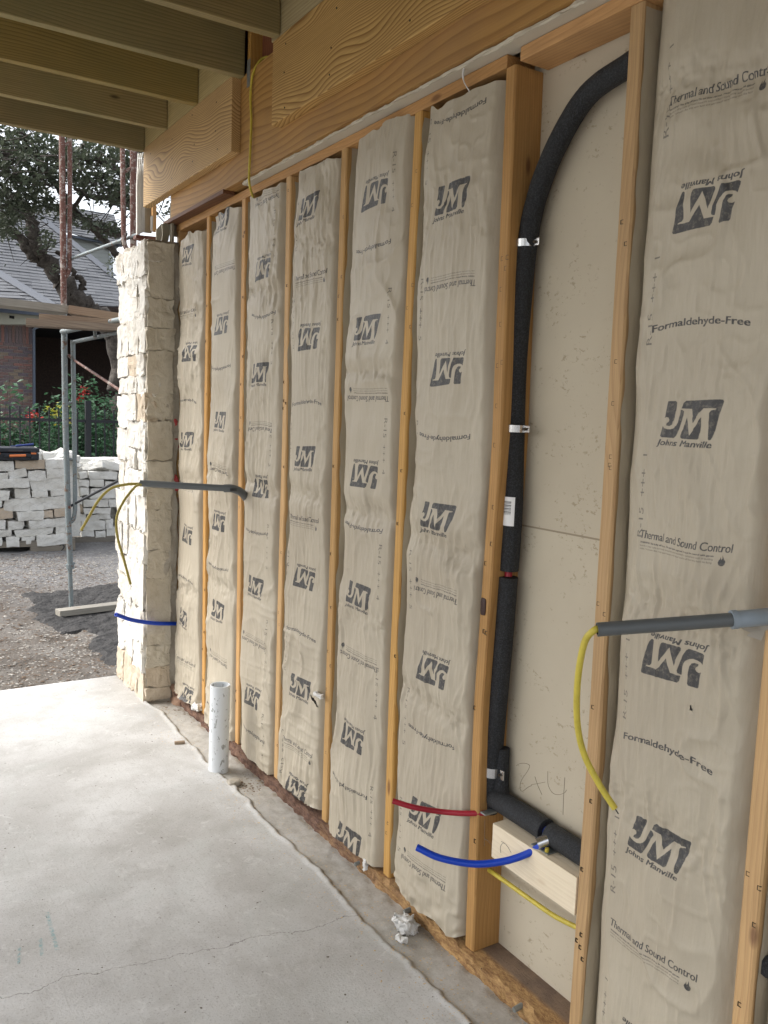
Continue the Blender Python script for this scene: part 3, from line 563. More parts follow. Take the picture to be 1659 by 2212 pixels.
# ---------------------------------------------------------------- insulation batts
def z_at(u,v,x=-.01): p=at(u,v,0,x); return p.z
def batt(k,label,items,rating,seed,z0,z1,res=(90,420),pinch=(),creases=0,bulge=.020,wr=1.,hide=None,step=.055,slits=()):
    """bay between stud k (far) and stud k+1 (near)"""
    yf,yn=YS[k]-.038,YS[k+1]; root=empty('insulation_batt',(.02,(yf+yn)/2,z0),label,'insulation','kraft paper faced batts between the studs')
    nu,nv=res; u=np.linspace(0,1,nu)[:,None]; w=np.linspace(0,1,nv)[None,:]; Z=z0+(z1-z0)*w+0*u
    YF=yf+ywob(k,Z)-.0015; YN=yn+ywob(k+1,Z)+.0015; U=YN+(YF-YN)*u          # u=0 near edge, u=1 far edge
    du=(YF-U); dn=(U-YN)                                                         # distance to either stud
    s=seed*13.1
    ws=step*1.2*(1+.30*vn(0*U,Z*2.3+s,0,3)+.12*vn(0*U,Z*9+s,0,4))
    wn=.026*(1+.5*vn(0*U,Z*2.9+s,1,5))
    sm=lambda t:np.clip(t,0,1)**2*(3-2*np.clip(t,0,1))
    body=sm(du/ws)**.8*sm(dn/np.maximum(wn,.006))**.8
    X=.058-.058*np.clip(du/(ws*1.35),0,1)**.5
    X=X+.022*(1-sm(dn/np.maximum(wn,.006)))
    t=u*2-1; X=X-bulge*np.clip(1-t**2,0,1)**.65*(1+.35*vn(u*1.2,Z*1.8+s,0,7))*body
    # broad unevenness
    X=X+body*.0060*vn(U*7+s,Z*4.2,0,11)+body*.0035*vn(U*16+s,Z*8,0,12)
    # gathered vertical wrinkles
    m1=np.clip(vn(U*3+s,Z*2.1,0,20)*1.2+.5,0,1); sl=U+.018*vn(U*5,Z*6+s,0,21)+.01*np.sin(Z*5+s)
    X=X-body*wr*m1*.0058*np.clip(ridge(sl*62,Z*5.5,s,22),0,1)**2.2-body*wr*m1*.0038*np.clip(ridge(sl*120,Z*9,s,23),0,1)**2
    # diagonal soft folds
    a=.9*np.sign(vn(0*U,Z*1.7+s,0,30)); X=X-body*.0050*np.clip(vn(U*4,Z*2.6,s,33)*1.6,0,1)*wr*np.clip(ridge((U*.9+a*Z*.55+.03*vn(U*8,Z*8,s,34))*15,(Z-U)*3.1,s,31),0,1)**4
    cw=np.clip(vn(U*3.3,Z*2.2,s,36)*1.3+.45,0,1); X=X-body*cw*.0066*np.clip(ridge(U*11+.5*vn(U*9,Z*7,s,37),Z*7+.5*vn(U*8,Z*8,s,38),s,35),0,1)**3-body*cw*.0028*np.clip(ridge(U*31,Z*20,s,39),0,1)**3
    for (zp,st,sp) in pinch:                    # crumpled bands across the batt
        zz=zp+.016*vn(U*9,0,s,40)+.02*(u-.5); d=(Z-zz)/sp; band=np.exp(-d*d)
        X=X+body*band*st*.9-body*np.exp(-((np.abs(d)-1.1)/.8)**2)*st*.35
        fan=np.exp(-(d/3.2)**2); uu=(u-.5)*(1-.10*np.abs(np.clip(d,-4,4)))+.5
        X=X-body*fan*.0048*np.clip(ridge(uu*17,Z*3,s,41),0,1)**2*np.sign(st)-body*band*.0035*ridge(U*85,Z*60,s,42)
    if creases:
        yy=Z+.012*vn(U*11,Z*3,s,50)+.05*U*(1 if seed%2 else -1); e=np.clip(vn(U*6,Z*5,s,51)+.7,0,1)
        zone=np.clip((1.05-Z)*4,0,1)*creases; X=X-body*zone*e*.0065*np.clip(ridge(yy*24,U*2.2,s,52),0,1)**5+body*zone*.0025*vn(U*9,Z*14,s,53)
    # bottom crumple
    bt=np.exp(-((Z-z0)/.11)**2)*(.25+.75*(seed in (6,1,2))); X=X-body*bt*.012*np.abs(vn(U*24,Z*24,s,60))-body*bt*.006*ridge(U*38,Z*30,s,61)
    tp=np.exp(-((z1-Z)/.10)**2)*(.35+.65*(seed in (2,4))); X=X-body*tp*.010*vn(U*22,Z*16,s,62)+tp*.012
    Zt=Z+np.exp(-((z1-Z)/.03)**2)*.012*vn(U*22,s,0,63)+np.exp(-((Z-z0)/.03)**2)*.012*vn(U*16,s,0,64)
    nf=6; fx=np.linspace(0,1,nf+1)[1:,None]; fe=.009+.008*vn(0*fx,Z[:1]*3.1+s,0,80)+.004*vn(0*fx,Z[:1]*17+s,0,81)
    FX=X[-1:]+(fe-X[-1:])*fx; FU=YF[-1:]-.0005+0*fx-.0035*np.clip(vn(fx*2,Z[:1]*14+s,0,82),0,1)*np.sin(np.pi*fx)
    X=np.vstack([X,FX]); U=np.vstack([U,FU]); Z=np.vstack([Z,Z[:nf]]); Zt=np.vstack([Zt,Zt[:nf]]); u=np.vstack([u,1+fx*.01]); nu+=nf
    V=np.stack([X,U,Zt],-1).reshape(-1,3); i,j=np.meshgrid(np.arange(nu-1),np.arange(nv-1),indexing='ij'); a=(i*nv+j).ravel(); F=np.stack([a,a+1,a+nv+1,a+nv],1)
    if slits:
        cz=(V[F].mean(1)); kp=np.ones(len(F),bool)
        for (sy,sz,ly,lz,ang) in slits:
            yy=cz[:,1]-sy; zz=cz[:,2]-sz; c_,s_=math.cos(ang),math.sin(ang); p=yy*c_+zz*s_; q=-yy*s_+zz*c_; kp&=~(((p/ly)**2+(q/lz)**2)<1)
        F=F[kp]
    im=print_image('print_%d'%seed,items,rating); o=mesh('facing',V,F,paper('kraft_facing_%d'%seed,im),root,smooth=True)
    uvl=o.data.uv_layers.new(name='print'); li=np.empty(len(o.data.loops),np.int32); o.data.loops.foreach_get('vertex_index',li)
    yc=(yf+yn)/2; wob=.0035*vn(U*8,Z*9+s,0,70); wz=.004*vn(U*9+s,Z*6,0,71)+.010*vn(U*1.5,Z*1.3+s,0,72)*(u-.5)
    uv=np.stack([((yc-U*1.008)+BW/2+wob)/BW,(1.464+(Z-1.464)*1.008+wz)/BH],-1).reshape(-1,2)[li]; uvl.data.foreach_set('uv',uv.ravel().astype(np.float32))
    # glass wool body behind the facing
    zs=np.linspace(z0-.012,z1+.006,60); b=B(); V2=[];F2=[]
    for q,z in enumerate(zs):
        for (a_,b_) in ((.046,yn+.003),(.032,yn+.05),(.030,(yf+yn)/2),(.044,yf-.06),(.060,yf-.003),(.088,yf-.003),(.088,yn+.003)):
            V2.append([a_+(.004*float(vn(z*40,b_*40,0,5)) if a_<.08 else 0),b_+float(ywob(k,z)),z+(.008*float(vn(b_*50,q,0,6)) if q in (0,59) else 0)])
    for q in range(59):
        for j in range(7): F2.append([q*7+j,q*7+(j+1)%7,(q+1)*7+(j+1)%7,(q+1)*7+j])
    F2+=[list(range(7))[::-1],[59*7+j for j in range(7)]]
    mesh('glass_wool',V2,F2,M['glass_wool'],root); return root
U_,D_=1,0
def it(seq): return [(a[0],a[1],a[2] if len(a)>2 else 1,a[3] if len(a)>3 else 0) for a in seq]
# images are laid out with x growing to the viewer's right, z up
batt(0,'insulation batt in the narrow-looking bay right beside the stone pillar',it([('J',2.18,1,-.03),('T',1.91,1,-.03),('J',1.735,0,.02),('F',1.509,1,-.03),('J',1.315,1,-.02),('T',1.09,1,-.02),('J',.87,0,0),('F',.649,1,-.02),('J',.445,1,-.03),('T',.225,1,0),('J',.085,0,.03)]),None,1,.05,2.27,(60,330),pinch=((1.12,.010,.05),(.60,.007,.04)),step=.045)
batt(1,'insulation batt with crumpled folded top, second bay from the stone pillar',it([('J',2.27,1,-.02),('T',2.075,0,.01),('J',1.84,0,-.01),('F',1.65,0,-.02),('J',1.42,1,0),('T',1.22,0,-.01),('J',.985,0,-.01),('F',.775,0,-.01),('J',.575,1,0),('T',.37,0,.0),('F',.12,0,0)]),None,2,.045,2.30,(64,330),pinch=((1.18,.008,.05),(.70,.008,.05)),step=.045)
batt(2,'insulation batt pierced by the elbow of the far grey conduit stub',it([('T',2.285,0,.02),('J',2.02,0,0),('F',1.84,0,.01),('J',1.61,1,0),('T',1.415,0,0),('J',1.175,0,.01),('F',.985,0,-.01),('J',.76,1,-.01),('T',.545,0,-.02),('J',.305,0,-.02),('F',.15,0,0)]),('2',.30,(2.12,1.72,1.33,.93,.55,.17),1),3,.05,2.30,(70,360),pinch=((1.17,.012,.045),(1.93,.008,.05)),creases=1,step=.05)
batt(3,'insulation batt with a tear showing white wool low down beside the logo',it([('J',2.172,1,-.02),('T',1.925,1,.01),('J',1.735,0,0),('F',1.505,1,0),('J',1.305,1,0),('T',1.075,1,0),('J',.88,0,.01),('F',.673,1,0),('J',.46,1,0),('T',.225,1,0),('J',.085,0,0)]),('2',.085,(2.14,1.80,1.40,1.0,.60,.2),0),4,.06,2.31,(80,380),pinch=((1.19,.010,.04),(2.06,.009,.05)),creases=1,step=.05,slits=((2.585,.455,.035,.006,.45),))
batt(4,'insulation batt marked R-15 +++ 4 down its right side',it([('J',2.145,0,0),('F',1.98,0,0),('J',1.73,1,.0),('T',1.54,0,.01),('J',1.285,0,0),('F',1.112,0,0),('J',.885,1,0),('T',.695,0,0),('J',.42,0,-.01),('F',.245,0,-.02),('J',.062,1,0)]),('4',.31,(2.143,1.752,1.366,.978,.588,.2),1),5,.05,2.325,(84,390),wr=.6,pinch=((1.16,.014,.042),(1.60,.010,.03),(.82,.006,.04)),step=.052)
batt(5,'insulation batt marked R-15 +++ 5, behind the red tube',it([('F',2.262,0,0),('J',2.045,1,0),('T',1.837,0,0),('J',1.602,0,.01),('F',1.415,0,0),('J',1.187,1,0),('T',.995,0,0),('J',.765,0,0),('F',.562,0,0),('J',.325,1,0),('T',.175,0,0)]),('5',.075,(2.18,1.755,1.362,.985,.575,.24),1),6,.055,2.30,(96,430),wr=.5,pinch=((1.125,.013,.045),(.665,.010,.04)),step=.05)
batt(7,'large nearest insulation batt right of the open bay, grey conduit with yellow cable before it',it([('T',2.08,1,0),('J',1.885,0,-.01),('F',1.665,1,0),('J',1.472,1,0),('T',1.225,1,0),('J',1.005,0,0),('F',.819,1,0),('J',.612,1,0),('T',.375,1,0),('J',.165,0,0)]),('1',.085,(2.13,1.728,1.334,.947,.556,.18),0),7,.06,2.318,(110,460),wr=.5,pinch=((1.10,.010,.05),(.66,.006,.06),(2.10,.009,.05)),step=.05,slits=((1.02,.925,.006,.003,.9),))
for k,s_ in ((8,8),(9,9),(10,10)):
    batt(k,['insulation batt at the right picture edge past the last visible stud','insulation batt just behind the camera, second from the wall end','last insulation batt behind the camera at the wall end'][k-8],it([('J',2.0,1),('T',1.5,0),('J',1.1,0),('F',.8,0),('J',.4,1)]),None,s_,.06,2.31,(50,200))
# ---------------------------------------------------------------- open bay: sleeved pipe
pipe=empty('insulated_pipe',(.05,1.65,.43),'tall black foam sleeved pipe curving up through the open stud bay','pipe')
pc=[at(u,v,0,.052) for u,v in ((1420,105),(1357,142),(1270,205),(1205,310),(1160,425),(1138,540),(1118,760),(1112,930),(1108,1100),(1099,1232))]
P=curve(pc,8); b=B(); rr_=[.0255*(1+.015*float(vn(i*.7,0,0,2))) for i in range(len(P))]; b.tube(P,rr_,24); smooth_by(b.obj('foam_sleeve',M['pipefoam'],pipe),50)
P2=curve([at(u,v,0,.050) for u,v in ((1098,1246),(1086,1400),(1068,1600),(1062,1690),(1056,1752))],8); b=B(); b.tube(P2,[.0255]*20+[.025]*(len(P2)-25)+[.0235]*5,24); smooth_by(b.obj('foam_sleeve',M['pipefoam'],pipe),50)
b=B().tube([P[-1],P2[0]],.010,12); b.obj('red_pipe',M['pex_red'],pipe)
b=B().tube(curve([(.066,1.66,.60),(.062,1.652,.50),(.055,1.63,.468)],6),.021,16); smooth_by(b.obj('foam_sleeve',M['pipefoam'],pipe),50)
hp=empty('horizontal_pipe',(.055,1.5,.47),'black foam sleeved pipe lying along the pale blocking board','pipe')
b=B().tube([(.050,1.66,.465),(.050,1.56,.464),(.050,1.462,.462)],.0285,24); smooth_by(b.obj('foam_sleeve',M['pipefoam'],hp),50)
b=B().tube([(.050,1.447,.460),(.050,1.38,.459),(.050,1.3035,.458)],.0275,24); smooth_by(b.obj('foam_sleeve',M['pipefoam'],hp),50)
b=B().tube([(.05,1.47,.461),(.05,1.44,.461)],.012,12); b.obj('blue_pipe',M['pex_blue'],hp)
def clamp(z,y,x,label,rad=.028,w=.012):
    c=empty('pipe_clamp',(x,y,z),label,'clamp','metal clamps on the black pipe')
    b=B(); seg=14; V=[];F=[]
    for i in range(seg+1):
        a=math.pi/2+math.pi*i/seg
        for dz in (-w,w):
            for r_ in (rad,rad+.0025): V.append([x+math.cos(a)*r_,y+math.sin(a)*r_,z+dz])
    for i in range(seg):
        q=i*4
        F+=[[q+1,q+5,q+7,q+3],[q,q+2,q+6,q+4],[q+2,q+3,q+7,q+6],[q,q+4,q+5,q+1]]
    o=mesh('strap',V,F,M['steel'],c,smooth=False)
    for s_ in (-1,1):
        b=B().box((x-.003,y+s_*(rad-.002),z-w),(x,y+s_*(rad+.022),z+w),.001); b.obj('tab',M['steel'],c)
        b=B().tube([(x-.008,y+s_*(rad+.010),z),(x,y+s_*(rad+.010),z)],.004,8); b.obj('screw',M['staple'],c)
for (u,v),lab in (((1136,528),'upper metal clamp just below the bend of the black pipe'),((1116,926),'middle metal clamp on the black pipe above the barcode label'),((1063,1662),'wide shiny clamp low on the black pipe near the red tube')):
    p=at(u,v,0,.052); clamp(p.z,p.y,.052,lab,w=.013 if v>1600 else .009)
lp=at(1101,1100,0,.0); b=B(); P3=[];F3=[]
px_=at(1108,1100,0,.052); 
lab_=empty('barcode_label',(px_.x-.03,px_.y,px_.z),'white barcode label stuck on the black pipe','label')
V=[];F=[]
for i in range(9):
    a=math.pi*(.90+.42*i/8); 
    for zz in (-.037,.037): V.append([px_.x+math.cos(a)*.0268,px_.y+math.sin(a)*.0268-.0005,px_.z+zz-.004])
F=[[2*i,2*i+2,2*i+3,2*i+1] for i in range(8)]; mesh('sticker',V,F,M['label'],lab_)
b=B()
for q in range(13):
    z=px_.z-.012+q*.0028; h_=.0006+.0012*((q*7)%3)/2
    for i in range(1,6):
        a0=math.pi*(.90+.42*i/8);a1=math.pi*(.90+.42*(i+1)/8); r_=.0273
        b.add([[px_.x+math.cos(a0)*r_,px_.y+math.sin(a0)*r_,z],[px_.x+math.cos(a1)*r_,px_.y+math.sin(a1)*r_,z],[px_.x+math.cos(a1)*r_,px_.y+math.sin(a1)*r_,z+h_],[px_.x+math.cos(a0)*r_,px_.y+math.sin(a0)*r_,z+h_]],[[0,1,2,3]])
b.obj('barcode',M['ink'],lab_)
# tubes
def wt(name,pts,r,m,label,cat,inner=None,wall_=.003,group=None):
    P=curve(pts,8); o=hollow(name,P,r,wall_,m); tag(o,label,cat,group); return o
p1=[at(848,1730,0,-.17),at(895,1744,0,-.125),at(950,1753,0,-.06),at(1000,1757,0,-.02),at(1048,1756,0,.02)]
wt('water_tube',p1,.0075,M['pex_red'],'red water tube sticking out from the foot of the black pipe','tube',group='plastic water tubes')
p1=[at(900,1830,0,-.20),at(950,1853,0,-.16),at(1020,1866,0,-.10),at(1080,1862,0,-.05),at(1130,1848,0,-.01),at(1180,1822,0,.03)]
wt('water_tube',p1,.0088,M['pex_blue'],'thick blue water tube curving out from the bracket on the pale board','tube',group='plastic water tubes')
p1=[at(250,1327,1,4.0),at(285,1339,1,4.03),at(330,1346,1,4.06),at(375,1347,1,4.10),at(395,1346,1,4.13)]
wt('water_tube',p1,.0098,M['pex_blue'],'blue water tube sticking out in front of the stone pillar','tube',group='plastic water tubes')
# bracket where the blue tube comes out
br=empty('tube_bracket',(.02,1.44,.43),'zinc bracket holding the blue tube on the pale blocking board','bracket')
q=at(1172,1822,0,.02)
b=B().tube([q+Vector((-.012,.006,0)),q+Vector((.014,-.008,.012))],.014,16); smooth_by(b.obj('sleeve',M['steel'],br))
b=B().box((q.x-.01,q.y-.03,.4305),(q.x+.03,q.y+.03,.4325),.0005); b.obj('plate',M['steel_dull'],br)
b=B().tube([(q.x-.002,q.y-.018,.432),(q.x-.002,q.y-.018,.442)],.005,10); b.obj('screw',M['romex'],br)
b=B().box((.005,1.642,.4305),(.045,1.662,.435)); b.obj('lug',M['steel_dull'],br)
# cable through the thick stud
cb=B().tube(curve([at(1046,1872,0,.045),at(1090,1903,0,.045),at(1150,1946,0,.043),at(1200,1980,0,.044),at(1256,2008,0,.044)],8),.0062,10)
tag(smooth_by(cb.obj('electric_cable',M['romex'])),'yellow cable running under the pale blocking board in the open bay','cable','yellow cables')
b=B().tube([(.043,1.6605,.31),(.048,1.6595,.31)],.012,14)
# conduit stubs
def conduit(label,a,bp,cp,rad,extra=None):
    c=empty('conduit_stub',bp,label,'conduit','grey conduit stubs'); hollow('tube',[a,bp],rad,.003,M['conduit'],c,24)
    b=B().tube(cp,rad*1.22,20); smooth_by(b.obj('elbow',M['conduit_lt'] if extra else M['conduit'],c),45); return c
a=at(303,1043,1,3.55); e=at(487,1054,1,3.46); x1=at(531,1066,0,.03)
a=Vector(a); 
c1=conduit('dark grey conduit stub reaching out in front of the stone pillar',at(303,1044,1,3.40),at(492,1055,1,3.20),curve([at(484,1055,1,3.205),at(500,1055,1,3.19),at(515,1060,1,3.19),at(524,1066,1,3.20),at(532,1076,1,3.22)],6),.0135)
b=B()
for i in range(9):
    p=at(494+i*1.6,1057,1,3.19); b.box((p.x-.0008,p.y-.0182,p.z-.006),(p.x+.0006,p.y-.0168,p.z+.006))
b.obj('printed_code',M['ink'],c1)
a2=at(1290,1360,0,-.28); e2=at(1602,1337,0,-.07); d2=(e2-a2).normalized(); c2=conduit('grey conduit stub crossing the nearest batt with its pale coupling at the right stud',a2,e2,curve([e2-d2*.012,e2+d2*.012,e2+d2*.026+Vector((.012,0,0)),e2+d2*.033+Vector((.04,0,0)),e2+d2*.034+Vector((.09,0,0))],5),.0125,1)
b=B().tube([e2-(e2-a2).normalized()*.018,e2-(e2-a2).normalized()*.008],.0168,22); smooth_by(b.obj('collar',M['conduit_lt'],c2))
# torn paper around the right conduit
b=B(); rr=random.Random(3)
for (u,v) in ((1628,1338),(1640,1352),(1652,1330)):
    p=at(u,v,0,-.02); s_=.018
    b.add([[p.x,p.y,p.z],[p.x-.02,p.y+.01,p.z-s_],[p.x-.008,p.y-.012,p.z-s_*1.3],[p.x+.01,p.y-.01,p.z+s_*.3]],[[0,1,2],[0,2,3]])
tag(b.obj('torn_paper',mat('torn_kraft',(.4,.36,.3),.7)),'torn scraps of facing paper around the grey conduit coupling','torn paper')
def cable(pts,label,m=M['romex'],r=.0055,flat=1.):
    P=curve(pts,10); b=B().tube(P,r,12); o=smooth_by(b.obj('electric_cable',m)); tag(o,label,'cable','yellow cables')
    d=(P[-1]-P[-2]).normalized(); b=B().tube([P[-1]-d*.002,P[-1]+d*.012],.0012,6); b.obj('wire_tip',M['ink'],o); return o
cable([at(1330,1352,0,-.25),at(1300,1358,0,-.27),at(1283,1362,0,-.285),at(1262,1390,0,-.29),at(1248,1470,0,-.28),at(1247,1560,0,-.26),at(1262,1630,0,-.24),at(1295,1695,0,-.22),at(1328,1746,0,-.20)],'bright yellow cable drooping from the mouth of the right grey conduit',r=.0062)
cable([at(330,1046,1,3.38),at(303,1045,1,3.40),at(270,1047,1,3.42),at(238,1056,1,3.44),at(212,1082,1,3.46),at(190,1120,1,3.47),at(175,1146,1,3.48)],'dull yellow cable curling left from the conduit, open ground behind it',M['romex_old'],.0056)
cable([at(330,1046,1,3.38),at(301,1047,1,3.39),at(286,1058,1,3.40),at(266,1085,1,3.40),at(252,1118,1,3.40),at(254,1160,1,3.40),at(268,1210,1,3.40),at(282,1262,1,3.40)],'dull yellow cable hanging down from the conduit in front of the white stones',M['romex_old'],.0052)
P=[at(u*.4,v*.4,0,x) for u,v,x in ((1500,318,.01),(1430,310,-.02),(1385,355,-.045),(1362,420,-.056),(1353,520,-.056),(1357,650,-.056),(1352,800,-.057),(1345,950,-.056),(1350,1010,-.05),(1366,1062,-.015))]
cable(P,'yellow cable coming down over the beam in the gap between the face boards',M['romex'],.0048)
# ---------------------------------------------------------------- white drain pipe
pp=at(472,1663,2,-.004); pt=at(478,1483,1,pp.y)
o=hollow('drain_pipe',[(pt.x-.004,pp.y,.358),(pp.x+.0005,pp.y,.18),(pp.x,pp.y,-.02)],.0405,.005,M['pvc'],seg=36); tag(o,'upright white plastic drain pipe with cement specks standing in the floor','pipe')
# inside depth of the pipe
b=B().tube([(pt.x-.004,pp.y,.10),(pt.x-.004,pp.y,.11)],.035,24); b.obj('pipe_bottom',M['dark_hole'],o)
# loose things on the floor
def cluster(name,c,size,seed,m,label,cat,n=7,amp=.012,parent=None):
    v,f=rock(c,size,seed,n*2,amp*.55,.7,freq=75 if m is M['glass_wool'] else 30); o=mesh(name,v,f,m,smooth=True); tag(o,label,cat); return o
cluster('wool_tuft',at(876,1995,2,.010)[:],(.045,.075,.030),3,M['glass_wool'],'larger white tuft of glass wool on the concrete beside the bottom plate','wool tuft',9,.018)
cluster('wool_tuft',at(866,2028,2,.004)[:],(.022,.034,.012),5,M['glass_wool'],'smaller white tuft of glass wool lying left of the larger one','wool tuft',6,.008)
cluster('wool_tuft',at(425,1525,0,-.012)[:],(.03,.07,.03),6,M['glass_wool'],'white wool fluff lying on the brown bottom plate near the pillar','wool tuft',8,.014)
cluster('wool_tuft',at(790,1868,0,-.016)[:],(.014,.02,.04),8,M['glass_wool'],'white wool wisp hanging over the plate under the cut logo','wool tuft',6,.010)
cluster('wool_tuft',at(688,1502,0,-.022)[:],(.012,.055,.016),11,M['glass_wool'],'white wool poking out of the torn slot beside a low logo','wool tuft',6,.008)
p=at(388,1604,2,.006); b=B().box((-.022,-.008,-.006),(.022,.008,.006),.001,Euler((0,0,-.25)).to_matrix()); b.V[0]+=np.array(p); tag(b.obj('wood_scrap',M['old_plank']),'short weathered wood scrap on the floor left of the white pipe','wood scrap')
cluster('mortar_crumb',at(505,1690,2,.003)[:],(.05,.045,.018),9,M['mortar'],'crumb of pale mortar at the foot of the white pipe','mortar',7,.010)
wb=B().tube(curve([(-.012,1.838,2.372),(-.03,1.835,2.355),(-.022,1.845,2.33),(-.012,1.83,2.30)],6),[.0035]*6+[.0025]*6+[.0015]*7,6)
tag(wb.obj('wool_wisp',M['glass_wool']),'white wisp of wool caught on the top plate above the insulation','wool tuft')
# ---------------------------------------------------------------- stone pillar
PX0,PX1,PY0,PY1,PZ=-.150,.045,4.105,4.60,2.25
pil=empty('stone_pillar',(-.08,4.3,0),'tall white limestone pillar wrapping the far end of the stud wall','pillar')
def fulllump(xa,xb,ya,yb,za,zb,seed,n,amp,m,name,sf=8):
    ns=[n,max(6,int((zb-za)/.02))]; v,f=rock(((xa+xb)/2,(ya+yb)/2,(za+zb)/2),(xb-xa,yb-ya,zb-za),seed,n,0,.02); 
    D=np.stack([fbm(v[:,0]*18,v[:,1]*18,v[:,2]*18,1,3),fbm(v[:,0]*18+9,v[:,1]*18,v[:,2]*18,2,3),0*v[:,0]],1)*amp; return mesh(name,v+D,f,m,pil,smooth=True)
fulllump(PX0+.0,.0,PY0+.0,PY1-.01,-.02,PZ-.04,1,44,.008,M['mortar'],'mortar_core')
rr=random.Random(21); sid=100; rects=[]
def split(y0,y1,z0,z1):
    w,h=y1-y0,z1-z0
    if h>.26 or (h>.19 and rr.random()<.6): 
        c=z0+h*rr.uniform(.38,.62)+0; split(y0,y1,z0,c); split(y0,y1,c,z1)
    elif w>.30 or (w>.2 and w>h*1.25): 
        c=y0+w*rr.uniform(.35,.65); split(y0,c,z0,z1); split(c,y1,z0,z1)
    else: rects.append((y0,y1,z0,z1))
ym=PY0+(PY1-PY0)*.42; split(PY0,ym,0,PZ*.31); split(ym,PY1,0,PZ*.26)
split(PY0,PY1,PZ*.31,PZ*.38); rects.append((ym,PY1,PZ*.26,PZ*.31))
ym=PY0+(PY1-PY0)*.58; split(PY0,ym,PZ*.38,PZ*.72); split(ym,PY1,PZ*.38,PZ*.68); rects.append((ym,PY1,PZ*.68,PZ*.72)); split(PY0,PY1,PZ*.72,PZ)
def chip(c,size,n,amp,freq):
    global sid
    v,f=rock(c,size,sid,n,0,.05,wobble=.10); o=sid*5.3; sid+=1; q=v*freq
    D=amp*(fbm(q[:,0]+o,q[:,1],q[:,2],1,3)*.55+ridge(q[:,0]*1.1,q[:,1]*1.3+o,q[:,2]*.8,2)*.45+.5*ridge(q[:,0]*3.1,q[:,1]*2.6+o,q[:,2]*3.3,3)*.5)
    d=v-np.array(c); d/=np.abs(d/np.array(size)).max(1)[:,None]*np.array(size).max()+1e-6; v=v+d*D[:,None]; return v,f
for (y0,y1,z0,z1) in rects:
    v,f=chip((PX0+.016+rr.uniform(-.006,.008),(y0+y1)/2,(z0+z1)/2),(.060,(y1-y0)-.010+rr.uniform(-.012,.004),(z1-z0)-.009+rr.uniform(-.010,.004)),14,.020,19)
    mesh('stone',v,f,M['stone_warm'] if z0<.12 or rr.random()<.05 else M['stone'],pil,smooth=False)
z=0
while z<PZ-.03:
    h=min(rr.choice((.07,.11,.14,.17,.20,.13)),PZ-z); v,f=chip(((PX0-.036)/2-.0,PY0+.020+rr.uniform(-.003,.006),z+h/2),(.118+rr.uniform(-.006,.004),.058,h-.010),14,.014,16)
    mesh('stone',v,f,M['stone_warm'] if z<.1 else M['stone_cream_shade'],pil,smooth=False); z+=h
v,f=rock((-.085,4.33,PZ-.02),(.11,.40,.055),77,12,.022,.3,freq=10); mesh('mortar_cap',v,f,M['mortar'],pil,smooth=True)
v,f=rock((-.11,4.45,PZ+.0),(.09,.2,.06),78,10,.02,.4,freq=10); mesh('mortar_cap',v,f,M['mortar'],pil,smooth=True)
# strip of mortar squeeze and flashing between pillar and first stud
b=B().box((-.036,4.118,.0),(-.024,4.15,PZ+.20)); b.obj('flashing_strip',M['shale_grey'],pil)
b=B().box((-.024,4.14,0),(.0,4.16,1.9)); b.obj('flashing_strip',M['shale_grey'],pil)
ns=200; zs=np.linspace(.0,2.22,ns); xs_=np.linspace(-.026,.012,9); X,Z=np.meshgrid(xs_,zs,indexing='ij'); Y=4.128-.020*fbm(X*26,0,Z*13,7,4)-.006*np.abs(fbm(X*60,0,Z*55,8,3))
V=np.stack([X,Y,Z],-1).reshape(-1,3); i,j=np.meshgrid(np.arange(8),np.arange(ns-1),indexing='ij'); a=(i*ns+j).ravel(); mesh('mortar_squeeze',V,np.stack([a,a+ns,a+ns+1,a+1],1),M['mortar_red'],pil,smooth=True)
for z_,h_ in ((1.42,.11),(1.10,.07),(1.30,.05)):
    v,f=rock((-.006,4.112,z_),(.022,.02,h_),int(z_*99),7,.012,.7,freq=30); mesh('foam_filler',v,f,M['foam'],pil,smooth=True)
v,f=rock((.02,4.05,.03),(.08,.12,.10),5,9,.03,.7,freq=20); mesh('mortar_squeeze',v,f,M['mortar_red'],pil,smooth=True)
# boards above the pillar
tr=empty('corner_trim',(-.05,4.5,2.3),'bundle of pale trim boards hanging at the far end of the beam above the pillar','trim')
def quadbox(name,pts,y,dy,m,parent):
    a=[at(u,v,1,y) for u,v in pts]; V=[p[:] for p in a]+[(p.x,p.y+dy,p.z) for p in a]; n=len(a)
    F=[list(range(n)),[n+i for i in range(n)][::-1]]+[[i,(i+1)%n,n+(i+1)%n,n+i][::-1] for i in range(n)]; return mesh(name,V,F,m,parent)
for i,(u0,u1) in enumerate(((296,299.5),(300,304),(304.5,308),(308.5,313))): quadbox('trim_board',[(u0,508-i*2),(u1,506-i*2),(u1,330),(u0,400-i*6)],4.50+i*.004,.018,M['white_trim'],tr)
quadbox('backing_board',[(312,501),(328,503),(328,400),(312,400)],4.56,.02,M['shale_grey'],tr)
quadbox('corner_bead',[(327,497),(330,500),(331,466),(327,466)],4.50,.012,M['white_trim'],tr)
quadbox('blocking',[(330.5,498),(338,500),(338,440),(330,440)],4.52,.03,M['stud2'],tr)
lt=quadbox('steel_lintel',[(294,507),(345,512),(345,527),(294,514)],4.47,.05,M['lintel'],None); tag(lt,'red oxide steel lintel end under the trim boards above the pillar','lintel')
sb=quadbox('sheathing_scrap',[(338,496),(350,482),(350,500),(351,507),(349,518),(338,525)],4.36,.012,M['shale_grey'],None); tag(sb,'torn grey board scrap hanging from the far beam end','board')
sb=quadbox('wall_end_board',[(350,484),(366,478),(384,480),(384,512),(366,507),(364,520),(348,530),(352,505)],4.155,.012,M['shale_grey'],None); tag(sb,'grey sheathing piece between the pillar top and the beam','board')
